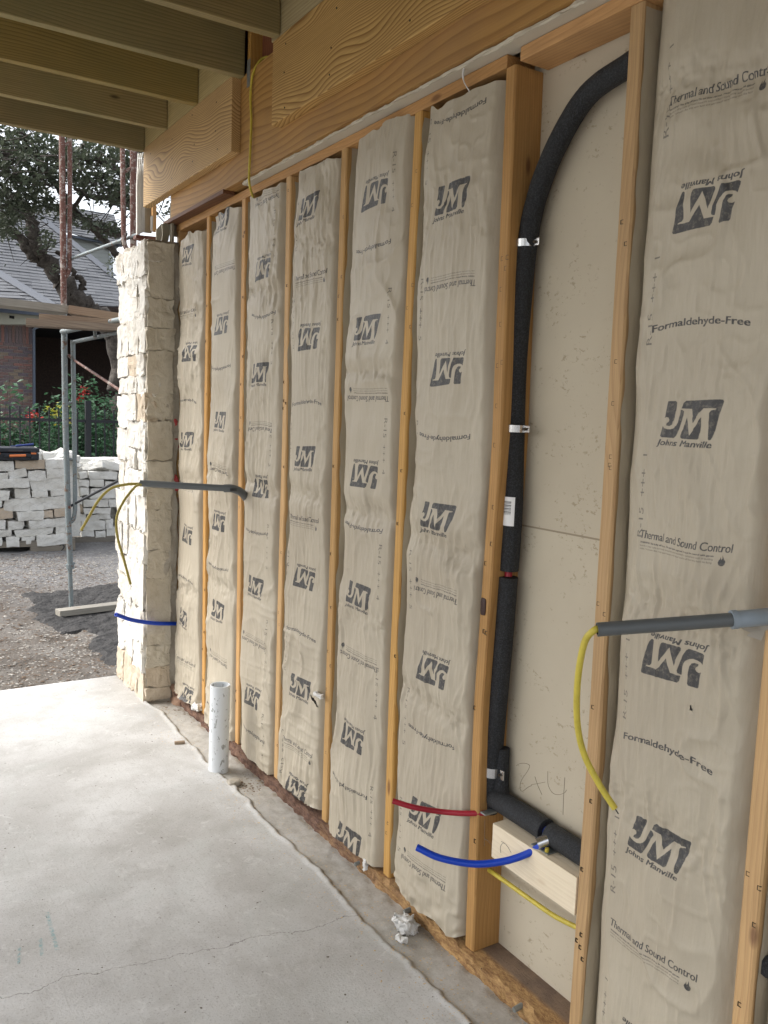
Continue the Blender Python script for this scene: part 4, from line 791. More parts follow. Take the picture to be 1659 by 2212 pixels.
nb=B().box((-.052,3.42,2.352),(.0,4.2,2.368)); tag(nb.obj('splintered_strip',wood('splintered_strip',(.20,.09,.04),(.10,.04,.02),'y',n=20)),'dark splintered wood strip wedged under the far end of the beam','wood strip')
# ---------------------------------------------------------------- scaffold
sc=empty('scaffold',(.1,6.5,-.09),'rusty tubular scaffold tower standing on a timber beyond the pillar','scaffold')
def tub(pts,r,m,name='tube'): return smooth_by(B().tube([Vector(p) for p in pts],r,14).obj(name,m,sc),50)
Yf=6.7
A=lambda u,v,y=Yf:at(u,v,1,y)
rp=.0215
tub([A(133,250),A(135,400),A(138,665)],rp*1.0,M['rust'],'post'); tub([A(138,665),A(141,900),A(147,1110),A(152,1224)],rp,M['galv'],'post')
tub([A(151,1222),A(154,1312)],.0165,M['galv'],'screw_jack'); tub([A(151.5,1218),A(151.9,1228)],.030,M['galv'],'collar')
b=B().tube([A(142,1222),A(162,1216)],.008,8); b.obj('collar_handle',M['galv'],sc)
tub(curve([A(150.5,240),A(151,400),A(150,560),A(149.5,578),A(146,592),A(138,600)],6),.0165,M['rust'],'post')
tub(curve([A(157.5,735),A(160,900),A(162,1080),A(161.5,1105),A(158,1122),A(148,1130)],6),.0165,M['galv'],'post')
Yb=6.0
tub([A(288,250,Yb),A(288,400,Yb),A(288,545,Yb)],.0225,M['rust'],'post')
tub(curve([A(264,250,Yb),A(265.5,400,Yb),A(267,500,Yb),A(270,530,Yb),A(280,545,Yb)],6),.0165,M['rust'],'post')
for (p,q,m) in ((A(134,317),A(151,307),M['rust']),(A(136,451),A(151,444),M['rust']),(A(265,374,Yb),A(287,361,Yb),M['rust']),(A(144,872),A(160,869),M['galv']),(A(147,991),A(161,994),M['galv'])): tub([p,q],.011,m,'rung')
tub([A(134,717),at(262,690,1,Yb)],.019,M['rust'] if 0 else M['galv'],'bearer'); tub([A(158,739),at(262,717,1,Yb)],.014,M['galv'],'bearer'); tub([at(205,703,1,6.28),at(205.5,729,1,6.28)],.013,M['galv'],'stub')
tub([A(140,566),A(156,558),at(299,506,1,5.9)],.012,M['galv'],'brace'); tub([A(147,768),A(160,778),at(262,845,1,5.6)],.010,M['rust'],'brace'); tub([A(150,1095),A(163,1087),at(262,1035,1,5.7)],.010,M['iron'],'brace')
for (u,v) in ((139,563),(149,769),(149,1095)): tub([A(u,v)+Vector((0,-.03,0)),A(u,v)+Vector((0,.02,0))],.012,M['rust'],'pin')
def plank(p0,p1,w,t,m,label,yd=0):
    p0,p1=Vector(p0),Vector(p1); d=(p1-p0); L=d.length; d.normalize(); n=Vector((-d.y,d.x,0)).normalized(); up=d.cross(n)*-1
    if up.z<0: up=-up
    V=[]; 
    for q in (p0,p1):
        for a_,b_ in ((0,0),(w,0),(w,t),(0,t)): V.append(q+n*a_+up*b_)
    me=B().add([[L/2 if i>3 else -L/2,[0,w,w,0][i%4]-w/2,[0,0,t,t][i%4]-t/2] for i in range(8)],[[0,3,2,1],[4,5,6,7],[0,1,5,4],[1,2,6,5],[2,3,7,6],[3,0,4,7]])
    o=mesh('scaffold_plank',me.V[0],me.F,m,loc=(0,0,0)); rot=Matrix((d,n,up)).transposed(); c=sum((Vector(v) for v in V),Vector())/8; o.matrix_world=Matrix.Translation(c)@rot.to_4x4()
    tag(o,label,'plank','scaffold planks'); return o
plank(at(-90,648,1,6.35),at(151,676,1,6.35),.22,.050,M['grey_wood'],'long grey scaffold plank crossing in from the left picture edge')
plank(at(147,676,1,6.32),at(262,694,1,6.2),.20,.055,M['old_plank'],'reddish brown scaffold plank whose end butts the grey one near the post')
plank(at(56,702,1,6.10),at(262,714,1,6.0),.16,.045,M['old_plank'],'lowest scaffold plank with a square weathered end at left')
plank(at(84,690,1,6.2),at(262,704,1,6.1),.15,.040,M['old_plank'],'thin brown scaffold plank sandwiched in the middle of the pile')
b=B().box(A(127,1322,)-Vector((0,.07,.0)),at(262,1318,1,Yf)+Vector((.0,.10,.045)),.003)
q0=at(127,1333,2,GZ+.005); q1=at(262,1316,2,GZ+.005); d=(q1-q0); L=d.length
o=mesh('sole_timber',B().box((-L/2,-.05,0),(L/2,.05,.045),.003).V[0],B().box((-L/2,-.05,0),(L/2,.05,.045),.003).F,M['grey_wood'],loc=(0,0,0)); o.location=(q0+q1)/2+Vector((0,.04,0)); o.rotation_euler=(0,0,math.atan2(d.y,d.x)); tag(o,'weathered timber under the scaffold foot','timber')
# ---------------------------------------------------------------- pallets of stone
def s8(x,y): return x*.19505,y*.19505+895.8
def stack(rects,Y,label,depth,xtra=(),rotz=0,seed=0):
    root=empty('stone_stack',at(*s8((rects[0][0]+rects[0][2])/2,1400),1,Y),label,'stone stack','pallets of building stone'); i=0
    for r_ in rects:
        x0,y0,x1,y1=r_[:4]; a_=at(*s8(x0,(y0+y1)/2),1,Y); b_=at(*s8(x1,(y0+y1)/2),1,Y); t_=at(*s8((x0+x1)/2,y0),1,Y); u_=at(*s8((x0+x1)/2,y1),1,Y)
        rot=r_[4] if len(r_)>4 else rng.uniform(-.02,.02); m=M[r_[5]] if len(r_)>5 else M['stone_stack']
        w=(b_.x-a_.x); h=(t_.z-u_.z); dd=depth*rng.uniform(.8,1.2)
        v,f=rock(((a_.x+b_.x)/2,Y+dd/2+rng.uniform(-.01,.03),(t_.z+u_.z)/2),(w*.975,dd,h*.945),seed+i,10,.0085,.10,rot=rot,freq=13,wobble=.1); smooth_by(mesh('stone',v,f,m,root),28); i+=1
    for (c_,sz,tl) in xtra:
        v,f=rock(c_,sz,seed+i,6,.010,.25,freq=13,tilt=tl,wobble=.15); mesh('stone',v,f,M['stone_stack'],root,smooth=False); i+=1
    return root
R1=[(-160,520,165,628),(170,505,510,605,0,'stone_rust'),(505,495,735,600),(-160,640,95,725),(100,605,305,712,.22),(315,620,515,738),(520,598,720,702,.04),(-160,708,335,815,.02),(345,700,735,838,.17),(-160,830,105,955,-.05),(175,815,345,937,.05),(355,842,530,920,.06),(565,815,735,905,.1),
(40,915,745,1065,.05),(-200,945,30,1030),(-160,1040,160,1165,0,'stone_rust'),(190,1068,485,1172,.03),(482,1060,590,1142,.05,'stone_rust'),(608,1040,735,1138,.08,'stone_rust'),(-160,1170,65,1280),(92,1180,272,1285),(318,1155,735,1262,.07),
(-160,1285,130,1352),(165,1262,607,1352,.05),(625,1240,735,1325,.08),(-160,1358,25,1460),(62,1355,222,1466),(238,1352,395,1466),(400,1328,740,1448,.03)]
Y1=9.45
for x0 in (-700,-430):      # the stack goes on past the left picture edge
    for q in range(9): R1.append((x0+rng.randint(-20,20)+(q%2)*60,520+q*103,x0+245+(q%2)*60,615+q*103))
def heap(xc,yc,zc,nx,n,sz,sd):
    r2=random.Random(sd); return [((xc+r2.uniform(-nx,nx),yc+r2.uniform(0,.55),zc+r2.uniform(0,.03)),(r2.uniform(.14,.30),r2.uniform(.12,.2),r2.uniform(.05,.09)),(r2.uniform(-.4,.4),r2.uniform(-.4,.4),r2.uniform(-1,1))) for _ in range(n)]
zt1=at(*s8(400,500),1,Y1).z
stack(R1,Y1,'left pallet stack of white split limestone with a tool case on top',.30,heap(.30,Y1+.15,zt1+.0,.40,20,.1,4)+[((.3,Y1+.5,.45),(1.0,.4,.85),None)],seed=300)
Y2=10.05
R2=[(985,628,1310,722,-.03),(1000,722,1162,802,-.05),(1170,742,1320,835,-.08),(1000,815,1290,932,.03),(1088,938,1210,1028),(1215,935,1320,1025),(925,1032,1232,1097,-.02),(978,1108,1112,1190,.03),(1112,1075,1232,1160,.06),(900,1175,1176,1285),(1176,1162,1262,1265,.05),(905,1290,1050,1356),(1055,1285,1170,1365),(1180,1245,1340,1372),(925,940,1085,1025,.1),
(880,640,980,715,.1),(870,722,990,800,-.1),(890,805,985,900,.1),(870,905,920,1000),(870,1010,920,1090,.0,'stone_rust'),(850,1100,965,1180),(1330,640,1700,760),(1330,770,1700,900),(1330,905,1700,1020),(1350,1030,1700,1150),(1350,1155,1700,1270),(1350,1275,1700,1372)]
zt2=at(*s8(1100,600),1,Y2).z
stack(R2,Y2,'right pallet stack of white split limestone half hidden by the pillar',.30,heap(.98,Y2+.1,zt2+.0,.42,30,.1,9)+[((1.15,Y2+.55,.42),(.9,.5,.85),None)],seed=500)
def pallet(p,w,d,label,num=False):
    c=empty('wooden_pallet',p,label,'pallet','wooden pallets under the stone'); x,y,z=p
    for i in range(7):
        yy=y+.0+i*(d-.09)/6; B().box((x,yy,z+.105),(x+w,yy+.09,z+.125),.001).obj('slat',M['pallet_wood'],c)
    for yy in (y-.001,y+d/2,y+d-.04):
        b=B(); 
        for a_,b_ in ((0,.35),(.65,1)): b.box((x+w*a_,yy,z+.0),(x+w*b_,yy+.038,z+.1045))
        b.box((x+w*.35+.0005,yy,z+.06),(x+w*.65-.0005,yy+.038,z+.1045)); b.obj('runner',M['pallet_wood'],c)
    if num:
        T=text_tris('2',.02); q=at(*s8(685,1485),1,y-.003); a=T.reshape(-1,2); a=(a-a.min(0)); a*=.085/a[:,1].max(); V=[[q.x-.025+u*1.2,y-.0025,q.z-.035+v] for u,v in a]; F=[[i,i+1,i+2] for i in range(0,len(V),3)]; mesh('painted_number',V,F,M['ink'],c)
    return c
pz=at(*s8(400,1520),1,Y1).z
pallet((-.62,Y1+.0,pz-.0),1.30,1.0,'wooden pallet marked 2 under the left stone stack',True)
pz2=at(*s8(1000,1470),1,Y2).z
pallet((.80,Y2+.0,pz2-.0),1.2,1.0,'wooden pallet under the right stone stack')
# chicken wire over the left stack: a few thin strands
b=B(); r2=random.Random(2)
for q in range(16):
    x=-.5+q*.075
    for k in range(11): 
        z=.05+k*.075; b.tube([(x,Y1-.03,z),(x+.0375,Y1-.033,z+.02),(x+.0375,Y1-.033,z+.0555),(x,Y1-.03,z+.075)],.0009,3,False); b.tube([(x+.075,Y1-.03,z),(x+.0375,Y1-.033,z+.02)],.0009,3,False); b.tube([(x+.0375,Y1-.033,z+.0555),(x+.075,Y1-.03,z+.075)],.0009,3,False)
tag(b.obj('wire_netting',M['wire']),'thin hexagonal wire netting over the left stone stack','netting')
# tool case
def s5(x,y): return x/6.9125/1.507,(1420+y/6.9125)/1.507
yc=9.42; q0=at(*s5(-420,560),1,yc); q1=at(*s5(905,260),1,yc); zz0=at(*s5(400,548),1,yc).z; zz1=at(*s5(400,262),1,yc).z
tc=empty('tool_case',((q0.x+q1.x)/2,yc,zz0),'black plastic tool case with orange handle lying on the left stone stack','tool case')
zm=zz0+(zz1-zz0)*.62
B().box((q0.x,yc,zz0+.002),(q1.x-.01,yc+.36,zm-.003),.012).obj('case_base',M['case'],tc); B().box((q0.x-.006,yc-.006,zm),(q1.x-.004,yc+.366,zz1),.014).obj('case_lid',M['case'],tc)
h0,h1=at(*s5(205,440),1,yc),at(*s5(570,430),1,yc)
smooth_by(B().tube([(h0.x,yc-.03,h0.z),(h1.x,yc-.03,h1.z)],.013,12).obj('handle_grip',M['orange'],tc))
b=B(); b.box((h0.x-.05,yc-.03,h0.z-.012),(h0.x-.004,yc+.0,h0.z+.012),.003); b.box((h1.x+.004,yc-.03,h1.z-.012),(h1.x+.05,yc+.0,h1.z+.012),.003); b.obj('handle_mount',M['case'],tc)
for s_ in (690,-120):
    l0,l1=at(*s5(s_,510),1,yc),at(*s5(s_+115,330),1,yc); B().box((l0.x,yc-.022,l0.z),(l1.x,yc-.008,l1.z),.004).obj('latch',M['case'],tc)
    l2=at(*s5(s_,385),1,yc); B().box((l0.x,yc-.027,l2.z-.008),(l1.x,yc-.0225,l2.z+.008)).obj('latch_strip',M['orange'],tc)
B().box((at(*s5(190,340),1,yc).x,yc-.012,zm+.012),(at(*s5(510,340),1,yc).x,yc-.0065,zz1-.02),.003).obj('name_plate',mat('dark_recess',(.05,.05,.055),.3),tc)
t0,t1=at(*s5(380,245),1,yc+.1),at(*s5(755,215),1,yc+.1)
b=B().tube(curve([Vector((t0.x-.06,yc+.1,zz1+.012)),Vector((t0.x,yc+.1,zz1+.016)),Vector((t1.x,yc+.1,zz1+.034))],5),[.004]*5+[.012]*6,10); tag(smooth_by(b.obj('hand_tool',M['blue_tool'])),'blue handled tool lying on the black tool case','tool')
# ---------------------------------------------------------------- fence, shrubs, tree, house
fy=11.4; fe=empty('iron_fence',(0,fy,0),'black iron picket fence behind the stone pallets','fence'); zt=at(60,906,1,fy).z
b0=gz(np.array([0.]),np.array([fy]))[0]
for za in (zt,zt-.75): B().box((-3,fy-.012,za-.018),(5,fy+.012,za+.018)).obj('rail',M['iron'],fe)
x=-3.
while x<5: B().box((x-.008,fy-.008,b0-.02),(x+.008,fy+.008,zt+.16)).obj('picket',M['iron'],fe); x+=.115
for x in (at(190,900,1,fy).x,-1.6,3.3): B().box((x-.035,fy-.035,b0-.05),(x+.035,fy+.035,zt+.26),.003).obj('post',M['iron'],fe)
LEAF=np.array([[0,0,0],[.5,.26,.06],[1,0,-.05],[.5,-.26,.06]])
def leaves(N,pos,size,seed,updown=.6,fold=True):
    rr=np.random.RandomState(seed); s=rr.uniform(.6,1.2,N)*size; a=rr.uniform(0,2*np.pi,N); t=rr.uniform(-updown,updown,N); r_=rr.uniform(-.9,.9,N)
    L=LEAF[None]*s[:,None,None]; y=L[...,1]; z=L[...,2]; x=L[...,0]
    y,z=y*np.cos(r_)[:,None]-z*np.sin(r_)[:,None],y*np.sin(r_)[:,None]+z*np.cos(r_)[:,None]
    x,z=x*np.cos(t)[:,None]-z*np.sin(t)[:,None],x*np.sin(t)[:,None]+z*np.cos(t)[:,None]
    x,y=x*np.cos(a)[:,None]-y*np.sin(a)[:,None],x*np.sin(a)[:,None]+y*np.cos(a)[:,None]
    V=np.stack([x,y,z],-1)+pos[:,None,:]; F=np.arange(N)[:,None]*4; return V.reshape(-1,3),np.concatenate([F+[0,1,2],F+[0,2,3]],0)
def shrub(x,y,h,w,seed,label,m='shrub_leaf',ls=.075,n=900,fl=None,flm=None,fln=0):
    b0=float(gz(np.array([x]),np.array([y]))[0]); c=empty('shrub',(x,y,b0),label,'shrub','shrubs behind the iron fence'); rr=np.random.RandomState(seed); b=B(); P=[]
    for k in range(12):
        ang=rr.uniform(0,6.28); sp=rr.uniform(.2,1)*w*.5; top=Vector((x+math.cos(ang)*sp,y+math.sin(ang)*sp,b0+h*rr.uniform(.6,1.0))); base=Vector((x+math.cos(ang)*sp*.25,y+math.sin(ang)*sp*.25,b0-.02))
        mid=base.lerp(top,.55)+Vector((rr.uniform(-.05,.05),rr.uniform(-.05,.05),.03)); C=curve([base,mid,top],6); b.tube(C,[.008-.0005*i for i in range(len(C))],5)
        m_=n//12
        for i in range(m_):
            t=rr.uniform(.12,1)**.8; q=C[min(int(t*(len(C)-1)),len(C)-1)]; r0=.16*w+.03; P.append([q.x+rr.normal(0,r0*.55),q.y+rr.normal(0,r0*.55),q.z+rr.normal(0,.05)])
    b.obj('stem',M['bark'],c); V,F=leaves(len(P),np.array(P),ls,seed); mesh('foliage',V,F,M[m],c)
    if fl:
        Q=[]
        for (fx,fz) in fl:
            for i in range(fln): Q.append([fx+rr.normal(0,.045),y-w*.35+rr.normal(0,.04),fz+rr.normal(0,.03)])
        V,F=leaves(len(Q),np.array(Q),.05,seed+1); mesh('flower_cluster' if flm=='red_flower' else 'yellow_leaves',V,F,M[flm],c)
    return c
def SX(u,y): return at(u,900,1,y).x
yy=12.3
P_=lambda u,v,y=yy-.3:(at(u,v,1,y).x,at(u,v,1,y).z)
shrub(SX(-10,yy),yy,2.05,.9,1,'tall loose shrub with large leaves before the brick wall corner',ls=.10,n=800,m='shrub_leaf')
shrub(SX(45,yy),yy,1.45,1.0,2,'green shrub with a red flower cluster left of the fence post',n=1300,fl=[P_(65,898),P_(60,903),P_(72,896)],flm='red_flower',fln=26)
shrub(SX(105,yy),yy,1.55,1.0,3,'shrub with yellow green leaf clumps left of the scaffold post',n=1300,fl=[P_(108,885),P_(122,893),P_(135,905),P_(150,915),P_(130,880)],flm='yellow_leaf',fln=22)
shrub(SX(150,yy+.5),yy+.5,1.75,.9,4,'shrub with red blossoms directly behind the scaffold post',n=1300,fl=[P_(197,838),P_(195,850),P_(190,868),P_(203,845)],flm='red_flower',fln=14)
shrub(SX(195,yy+.6),yy+.6,2.05,1.1,5,'tallest bright shrub with upright shoots right of the scaffold post',n=1700,ls=.085)
shrub(SX(240,yy),yy,1.75,1.1,6,'dense shrub half hidden by the stone pillar',n=1600,fl=[P_(340,840)],flm='red_flower',fln=5)
shrub(SX(20,yy+.9),yy+.9,1.25,1.4,7,'dark low shrub deep behind the fence at left',m='shrub_dark',n=1500)
shrub(SX(120,yy+1.0),yy+1.0,1.3,1.5,8,'dark low shrub deep behind the fence in the middle',m='shrub_dark',n=1700)
shrub(SX(215,yy+1.1),yy+1.1,1.4,1.5,9,'dark low shrub deep behind the fence at right',m='shrub_dark',n=1700)
# live oak between fence and house
ty=15.5
oak=empty('oak_tree',at(275,960,1,ty),'spreading dark live oak leaning over the neighbour house roof','tree')
T=lambda u,v,y=ty:at(u,v,1,y)
rr=np.random.RandomState(8)
def limb(pts,r0,r1,name='limb'):
    C=curve(pts,6); n=len(C); C=[c+Vector((float(vn(i*.9,r0*99,0,1)),0,float(vn(i*.9,r0*77,5,2))))*r0*.5 for i,c in enumerate(C)]
    smooth_by(B().tube(C,[r0+(r1-r0)*i/(n-1) for i in range(n)],10).obj(name,M['bark'],oak),60); return C
limb([T(300,1010),T(275,900),T(262,800),T(245,720),T(222,690),T(190,668),T(155,640),T(130,600)],.22,.16,'trunk')
C1=limb([T(133,605),T(110,575),T(85,545),T(78,520),T(70,490),T(62,470),T(42,440),T(10,422),T(-30,405)],.14,.06)
C2=limb([T(80,560),T(62,540),T(45,515),T(20,500),T(-20,480)],.10,.05)
C3=limb([T(205,668),T(180,655),T(160,645),T(178,625),T(176,605),T(160,592),T(142,560),T(120,540)],.07,.035)
C4=limb([T(262,560,14.5),T(240,535,14.5),T(205,497,14.5),T(160,455,14.4),T(125,405,14.2),T(95,365,14),T(62,320,13.6),T(45,290,13.4)],.06,.035)
C5=limb([T(275,510,14),T(240,505,14),T(205,492,14.1),T(170,470,14.3),T(130,455,14.5)],.045,.02)
C6=limb([T(330,455,13.5),T(285,435,13.5),T(240,430,13.6),T(195,425,13.8),T(160,405,14)],.06,.03)
C7=limb([T(160,450,14),T(175,425,14),T(200,400,13.8),T(230,375,13.6)],.035,.015)
C8=limb([T(330,380,13.2),T(270,370,13.2),T(200,345,13.2),T(120,340,13.2),T(40,335,13.2),T(-30,330,13.2)],.05,.02)
C9=limb([T(-30,370,13.8),T(30,380,13.8),T(80,395,13.8),T(120,400,13.8)],.04,.015)
C10=limb([T(70,560),T(95,545),T(108,520),T(112,500)],.03,.01)
P=[]
def blob(u,v,y,su,sv,n):
    for _ in range(int(n*.28)):
        yy_=y+rr.normal(0,.55); P.append(T(u+rr.normal(0,su),v+rr.normal(0,sv),yy_)[:])
for a in [(20,310,13.5,45,22,2600),(90,330,13.4,45,24,2600),(170,340,13.4,45,24,2400),(240,350,13.4,40,26,2600),(300,380,13.3,30,26,1900),(40,370,13.6,40,22,2000),(20,440,14,30,18,1500),(75,425,14,30,16,900),(15,485,14.5,22,20,1500),(200,395,13.8,35,14,1300),(255,420,13.5,35,16,1700),(290,425,13.4,25,14,900),(120,450,14.2,28,10,600),(160,472,14.2,20,8,500),(210,485,14.1,26,7,600),(245,500,14,14,8,350),(110,385,13.8,30,12,900),(98,525,15,12,16,330),(112,575,15,6,10,90),(65,445,14.3,30,8,500),(240,575,16,8,12,120),(55,400,13.8,35,10,700),(-60,400,13.6,50,60,3500),(-150,350,13.6,60,80,3000),(370,360,13.2,60,50,2200)]: blob(*a)
# twiggy clumps: leaves gather at twig ends
P=np.array(P); k=rr.randint(0,len(P),2600); tw=P[k]; P2_=[]
sel=rr.randint(0,len(tw),len(P)); P=P*.42+tw[sel]*.0+P*.58 ; near=tw[sel]
tq=np.array([P[q] for q in rr.randint(0,len(P),1500)]); dd=np.array([ (lambda d:tq[np.argmin(d)])(((tq-p)**2).sum(1)) for p in P]); P=P+(dd-P)*.5
V,F=leaves(len(P),P,.10,3,1.0); mesh('crown',V,F,M['oak_leaf'],oak)
b=B()
for i in range(420):
    q=Vector(P[rr.randint(0,len(P))]); d=Vector(rr.normal(0,1,3)); d.z*=.4; d.normalize(); L=rr.uniform(.25,.75); C=[q,q+d*L*.5+Vector((0,0,rr.uniform(-.06,.08))),q+d*L]; b.tube(C,[.010,.007,.004],4,False)
tag(b.obj('twigs',M['bark'],oak),kind='stuff')
# house
hy=22.; HB=.15
hs_=empty('brick_house',(3,hy,HB),'neighbour brick house with grey shingle roof and dark carport','house')
xe=at(70,780,1,hy).x; zt_=at(40,700,1,hy).z; zsold=at(40,742,1,hy).z; 
b=B().box((-4,hy+.012,HB-.3),(xe-.006,hy+.25,zt_)); b.obj('wall',M['brick_mortar'],hs_)
bw,bh,mo=.205,.066,.011; i=0; zz=zsold-bh; rowi=0; cnt=0; bmx=[B() for _ in BR]
brm=bpy.data.meshes.new('brick'); _b=B().box((0,0,0),(bw,.02,bh),.002); brm.from_pydata(_b.V[0].tolist(),[],_b.F)
bm_m=[]
for m_ in BR:
    q=brm.copy(); q.materials.append(m_); bm_m.append(q)
hb=brm.copy(); hb.clear_geometry(); _b=B().box((0,0,0),((bw-mo)/2,.02,bh),.002); hb.from_pydata(_b.V[0].tolist(),[],_b.F); hb.materials.append(BR[0])
while zz>HB and cnt<270:
    x=xe-bw-(0 if rowi%2 else 0); 
    if rowi%2: 
        o=bpy.data.objects.new('brick',hb); COL.objects.link(o); o.parent=hs_; o.location=Vector((xe-(bw-mo)/2,hy-.006,zz))-hs_.location; x=xe-(bw-mo)/2-mo-bw; cnt+=1
    while x>xe-1.35:
        o=bpy.data.objects.new('brick',rng.choice(bm_m)); COL.objects.link(o); o.parent=hs_; o.location=Vector((x,hy-.006+rng.uniform(-.002,.002),zz))-hs_.location; x-=bw+mo; cnt+=1
    zz-=bh+mo; rowi+=1
x=xe-.07
sold=B().box((0,0,0),(bh,.02,zt_-zsold-mo*1.5),.002); sm_=[]
for m_ in BR:
    me=bpy.data.meshes.new('brick'); me.from_pydata(sold.V[0].tolist(),[],sold.F); me.materials.append(m_); sm_.append(me)
x=xe-bh
while x>xe-1.4: o=bpy.data.objects.new('brick',rng.choice(sm_)); COL.objects.link(o); o.parent=hs_; o.location=Vector((x,hy-.006,zsold+mo*.5))-hs_.location; x-=bh+mo
# rest of the brickwork beyond the counted pieces
b=B(); zz=zsold-bh
while zz>HB-.2:
    x=xe-1.6-bw
    while x>-3.6: b.box((x,hy-.005,zz),(x+bw,hy+.013,zz+bh)); x-=bw+mo
    zz-=bh+mo
tag(b.obj('distant_bricks',BR[0],hs_),kind='stuff')
F_=lambda u,v,y=hy:at(u,v,1,y)
def slab2(name,pts,y,dy,m): return quadbox(name,pts,y,dy,m,hs_)
slab2('fascia',[(-60,700),(72,701),(84,697),(118,692),(118,672),(-60,660)],hy-.35,.3,M['fascia'])
slab2('vent_hole',[(20.5,681.5),(31,683),(31,689),(20.5,687)],hy-.36,.02,M['dark_hole'])
slab2('gutter',[(-60,672),(0,674),(120,684),(120,668),(0,655),(-60,650)],hy-.55,.15,M['gutter'])
slab2('downspout',[(72,900),(77,900),(76,712),(112,697),(112,690),(78,703),(71,712)],hy-.2,.1,M['gutter'])
# carport: back wall in the dark, side wall, ceiling, header
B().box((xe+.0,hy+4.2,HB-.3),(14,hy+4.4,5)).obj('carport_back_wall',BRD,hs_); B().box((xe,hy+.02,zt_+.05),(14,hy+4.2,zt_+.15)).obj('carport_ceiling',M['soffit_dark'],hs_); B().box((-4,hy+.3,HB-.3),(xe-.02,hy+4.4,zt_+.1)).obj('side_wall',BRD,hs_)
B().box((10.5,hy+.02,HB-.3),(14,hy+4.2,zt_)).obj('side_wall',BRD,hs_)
slab2('header',[(76,702),(300,724),(300,708),(76,692)],hy-.05,.12,M['gutter'])
# roofs: stepped shingle courses on a pitched plane
import mathutils
def roof(name,pts,p0,n,m,course=.142,lip=.014,udir=None):
    n=Vector(n).normalized(); u=Vector((0,0,1)).cross(n).normalized() if udir is None else udir; w=n.cross(u).normalized(); 
    if w.z<0: w=-w; u=-u
    Q=[atp(a,b_,p0,n) for a,b_ in pts]; o=Vector(p0); P2=[((q-o).dot(u),(q-o).dot(w)) for q in Q]; vmin=min(p[1] for p in P2); vmax=max(p[1] for p in P2)
    V=[];F=[];v=vmin; k=0
    def clip(v0):
        xs=[]
        for (a,b_),(c,d) in zip(P2,P2[1:]+P2[:1]):
            if (b_<=v0<d) or (d<=v0<b_): xs.append(a+(c-a)*(v0-b_)/(d-b_))
        return (min(xs),max(xs)) if len(xs)>=2 else None
    rs=[]
    while v<vmax:
        a=clip(v+1e-4); c=clip(min(v+course,vmax-1e-4))
        if a and c:
            nseg=max(1,int((a[1]-a[0])/.30))
            for s in range(nseg):
                t0,t1=s/nseg,(s+1)/nseg; l=lip*(1+.6*random.Random(k*131+s).uniform(-1,1)); base=len(V)
                xa0,xa1=a[0]+(a[1]-a[0])*t0,a[0]+(a[1]-a[0])*t1; xc0,xc1=c[0]+(c[1]-c[0])*t0,c[0]+(c[1]-c[0])*t1
                for (xx,vv,hh) in ((xa0,v,l),(xa1,v,l),(xc1,v+course,0),(xc0,v+course,0),(xa0,v,-.03),(xa1,v,-.03)): V.append((o+u*xx+w*vv+n*hh)[:])
                F+=[[base,base+1,base+2,base+3],[base+4,base+5,base+1,base],[base+1,base+5,base+2],[base,base+3,base+4]]
        v+=course; k+=1
    # local frame so the shingle pattern follows the slope
    me=bpy.data.meshes.new(name); Rm=Matrix((u,w,n)).transposed(); inv=Rm.inverted(); me.from_pydata([(inv@(Vector(v)-o))[:] for v in V],[],F); me.materials.append(m); ob=bpy.data.objects.new(name,me); COL.objects.link(ob)
    ob.parent=hs_; ob.matrix_parent_inverse=Matrix.Translation(-hs_.location); ob.matrix_basis=Matrix.Translation(o)@Rm.to_4x4(); return ob
ez=F_(0,655).z; pit=R(38); nn=(0,-math.sin(pit),math.cos(pit))
roof('shingle_roof',[(-120,655),(-120,425),(60,447),(245,598),(300,650),(300,662)],(0,hy-.45,ez-.05),nn,M['shingle'])
roof('upper_roof',[(60,450),(95,440),(247,465),(264,528),(150,505)],(0,hy+3.2,F_(150,505,hy+3.2).z),nn,M['shingle'])
roof('wing_roof',[(-120,520),(-10,588),(112,662),(-120,652)],(0,hy-.85,ez-.12),(-.25,-math.sin(R(34)),math.cos(R(34))),M['shingle'])
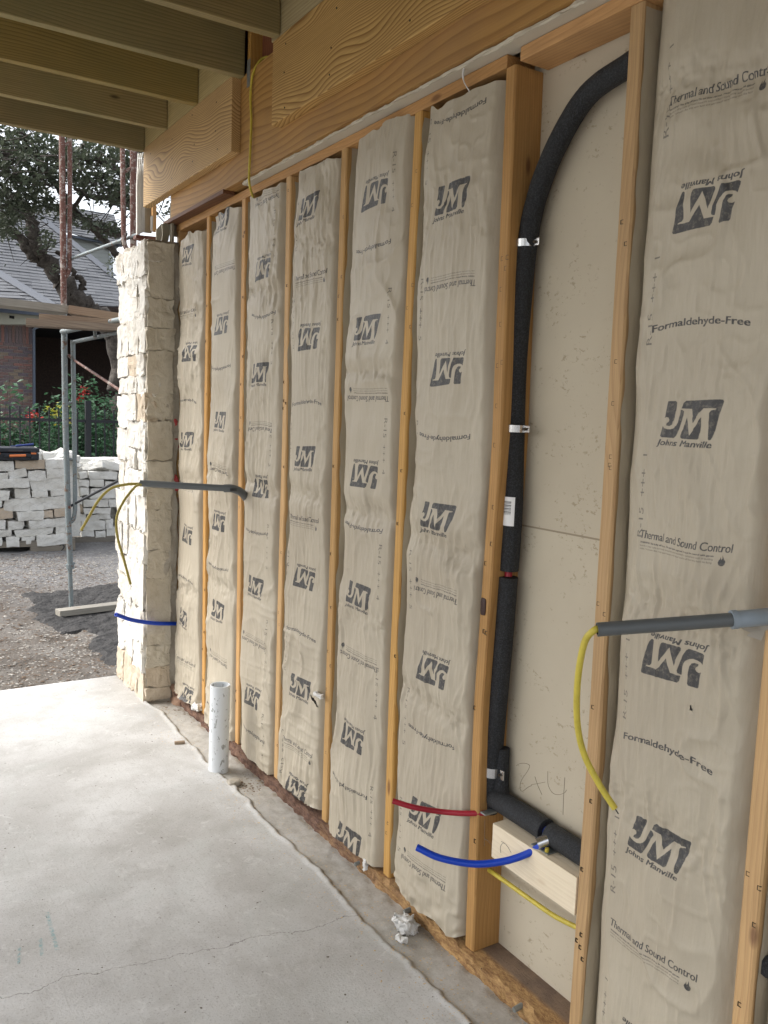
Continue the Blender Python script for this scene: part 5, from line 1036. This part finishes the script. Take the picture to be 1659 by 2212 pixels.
def capline(a,b_,p0,n,w=.10):
    pa,pb=atp(*a,p0,n),atp(*b_,p0,n); d=(pb-pa); L=d.length; d.normalize(); k=int(L/.26); n_=Vector(n).normalized(); s=d.cross(n_)
    bb=B()
    for i in range(k):
        q=pa+d*(i*L/k); e=pa+d*((i+1)*L/k+.02); V=[]
        for c,h in ((q,.05),(e,.03)):
            for sg in (-1,0,1): V.append((c+s*sg*w+n_*(h+(.03 if sg==0 else 0)))[:])
        bb.add(V,[[0,1,4,3],[1,2,5,4],[0,3,4,1] if 0 else [2,1,0],[3,4,5]])
    bb.obj('ridge_caps',M['shingle_cap'],hs_)
capline((62,450),(245,598),(0,hy-.45,ez-.05),nn); capline((-10,588),(112,661),(0,hy-.85,ez-.12),(-.25,-math.sin(R(34)),math.cos(R(34))))
yu=hy+3.4
slab2('upper_fascia',[(150,506),(264,529),(264,533),(150,511)],yu-.2,.1,M['gutter'])
for i in range(9):
    v0=512+i*10.5; slab2('siding_board',[(150,v0+10.2),(237,v0+14.2),(237,v0+4),(150,v0)],yu+.01*(i%2),.03,M['siding'])
slab2('corner_trim',[(236,620),(245,621),(245,529),(236,528)],yu-.03,.08,M['siding_w']); slab2('upper_wall',[(151,640),(238,640),(238,525),(151,512)],yu+.06,.3,M['siding'])
slab2('upper_soffit',[(200,523),(262,530),(247,541),(236,540)],yu-.1,.03,M['siding'])
# a far-off wood closes the horizon
pts=[]
for _ in range(9000):
    x=rr.uniform(-120,120); y=90+rr.uniform(-8,8); pts.append([x,y,rr.uniform(0,1)**.7*(7+2.5*float(vn(x*.11,0,0,3)))])
V,F=leaves(len(pts),np.array(pts),2.2,40,1.); tag(mesh('distant_wood',V,F,M['oak_leaf'],loc=(0,90,0)),'far-off line of trees on the horizon','wood',kind='stuff')
# end of a black pipe showing beside the last stud
pe=at(1658,2088,0,.03); o=smooth_by(B().tube([(pe.x-.012,pe.y,pe.z),(pe.x-.004,pe.y,pe.z),(.088,pe.y,pe.z)],[.014,.021,.021],16).obj('pipe_stub',M['pipefoam'])); tag(o,'black pipe end at the right picture edge beside the last stud','pipe')
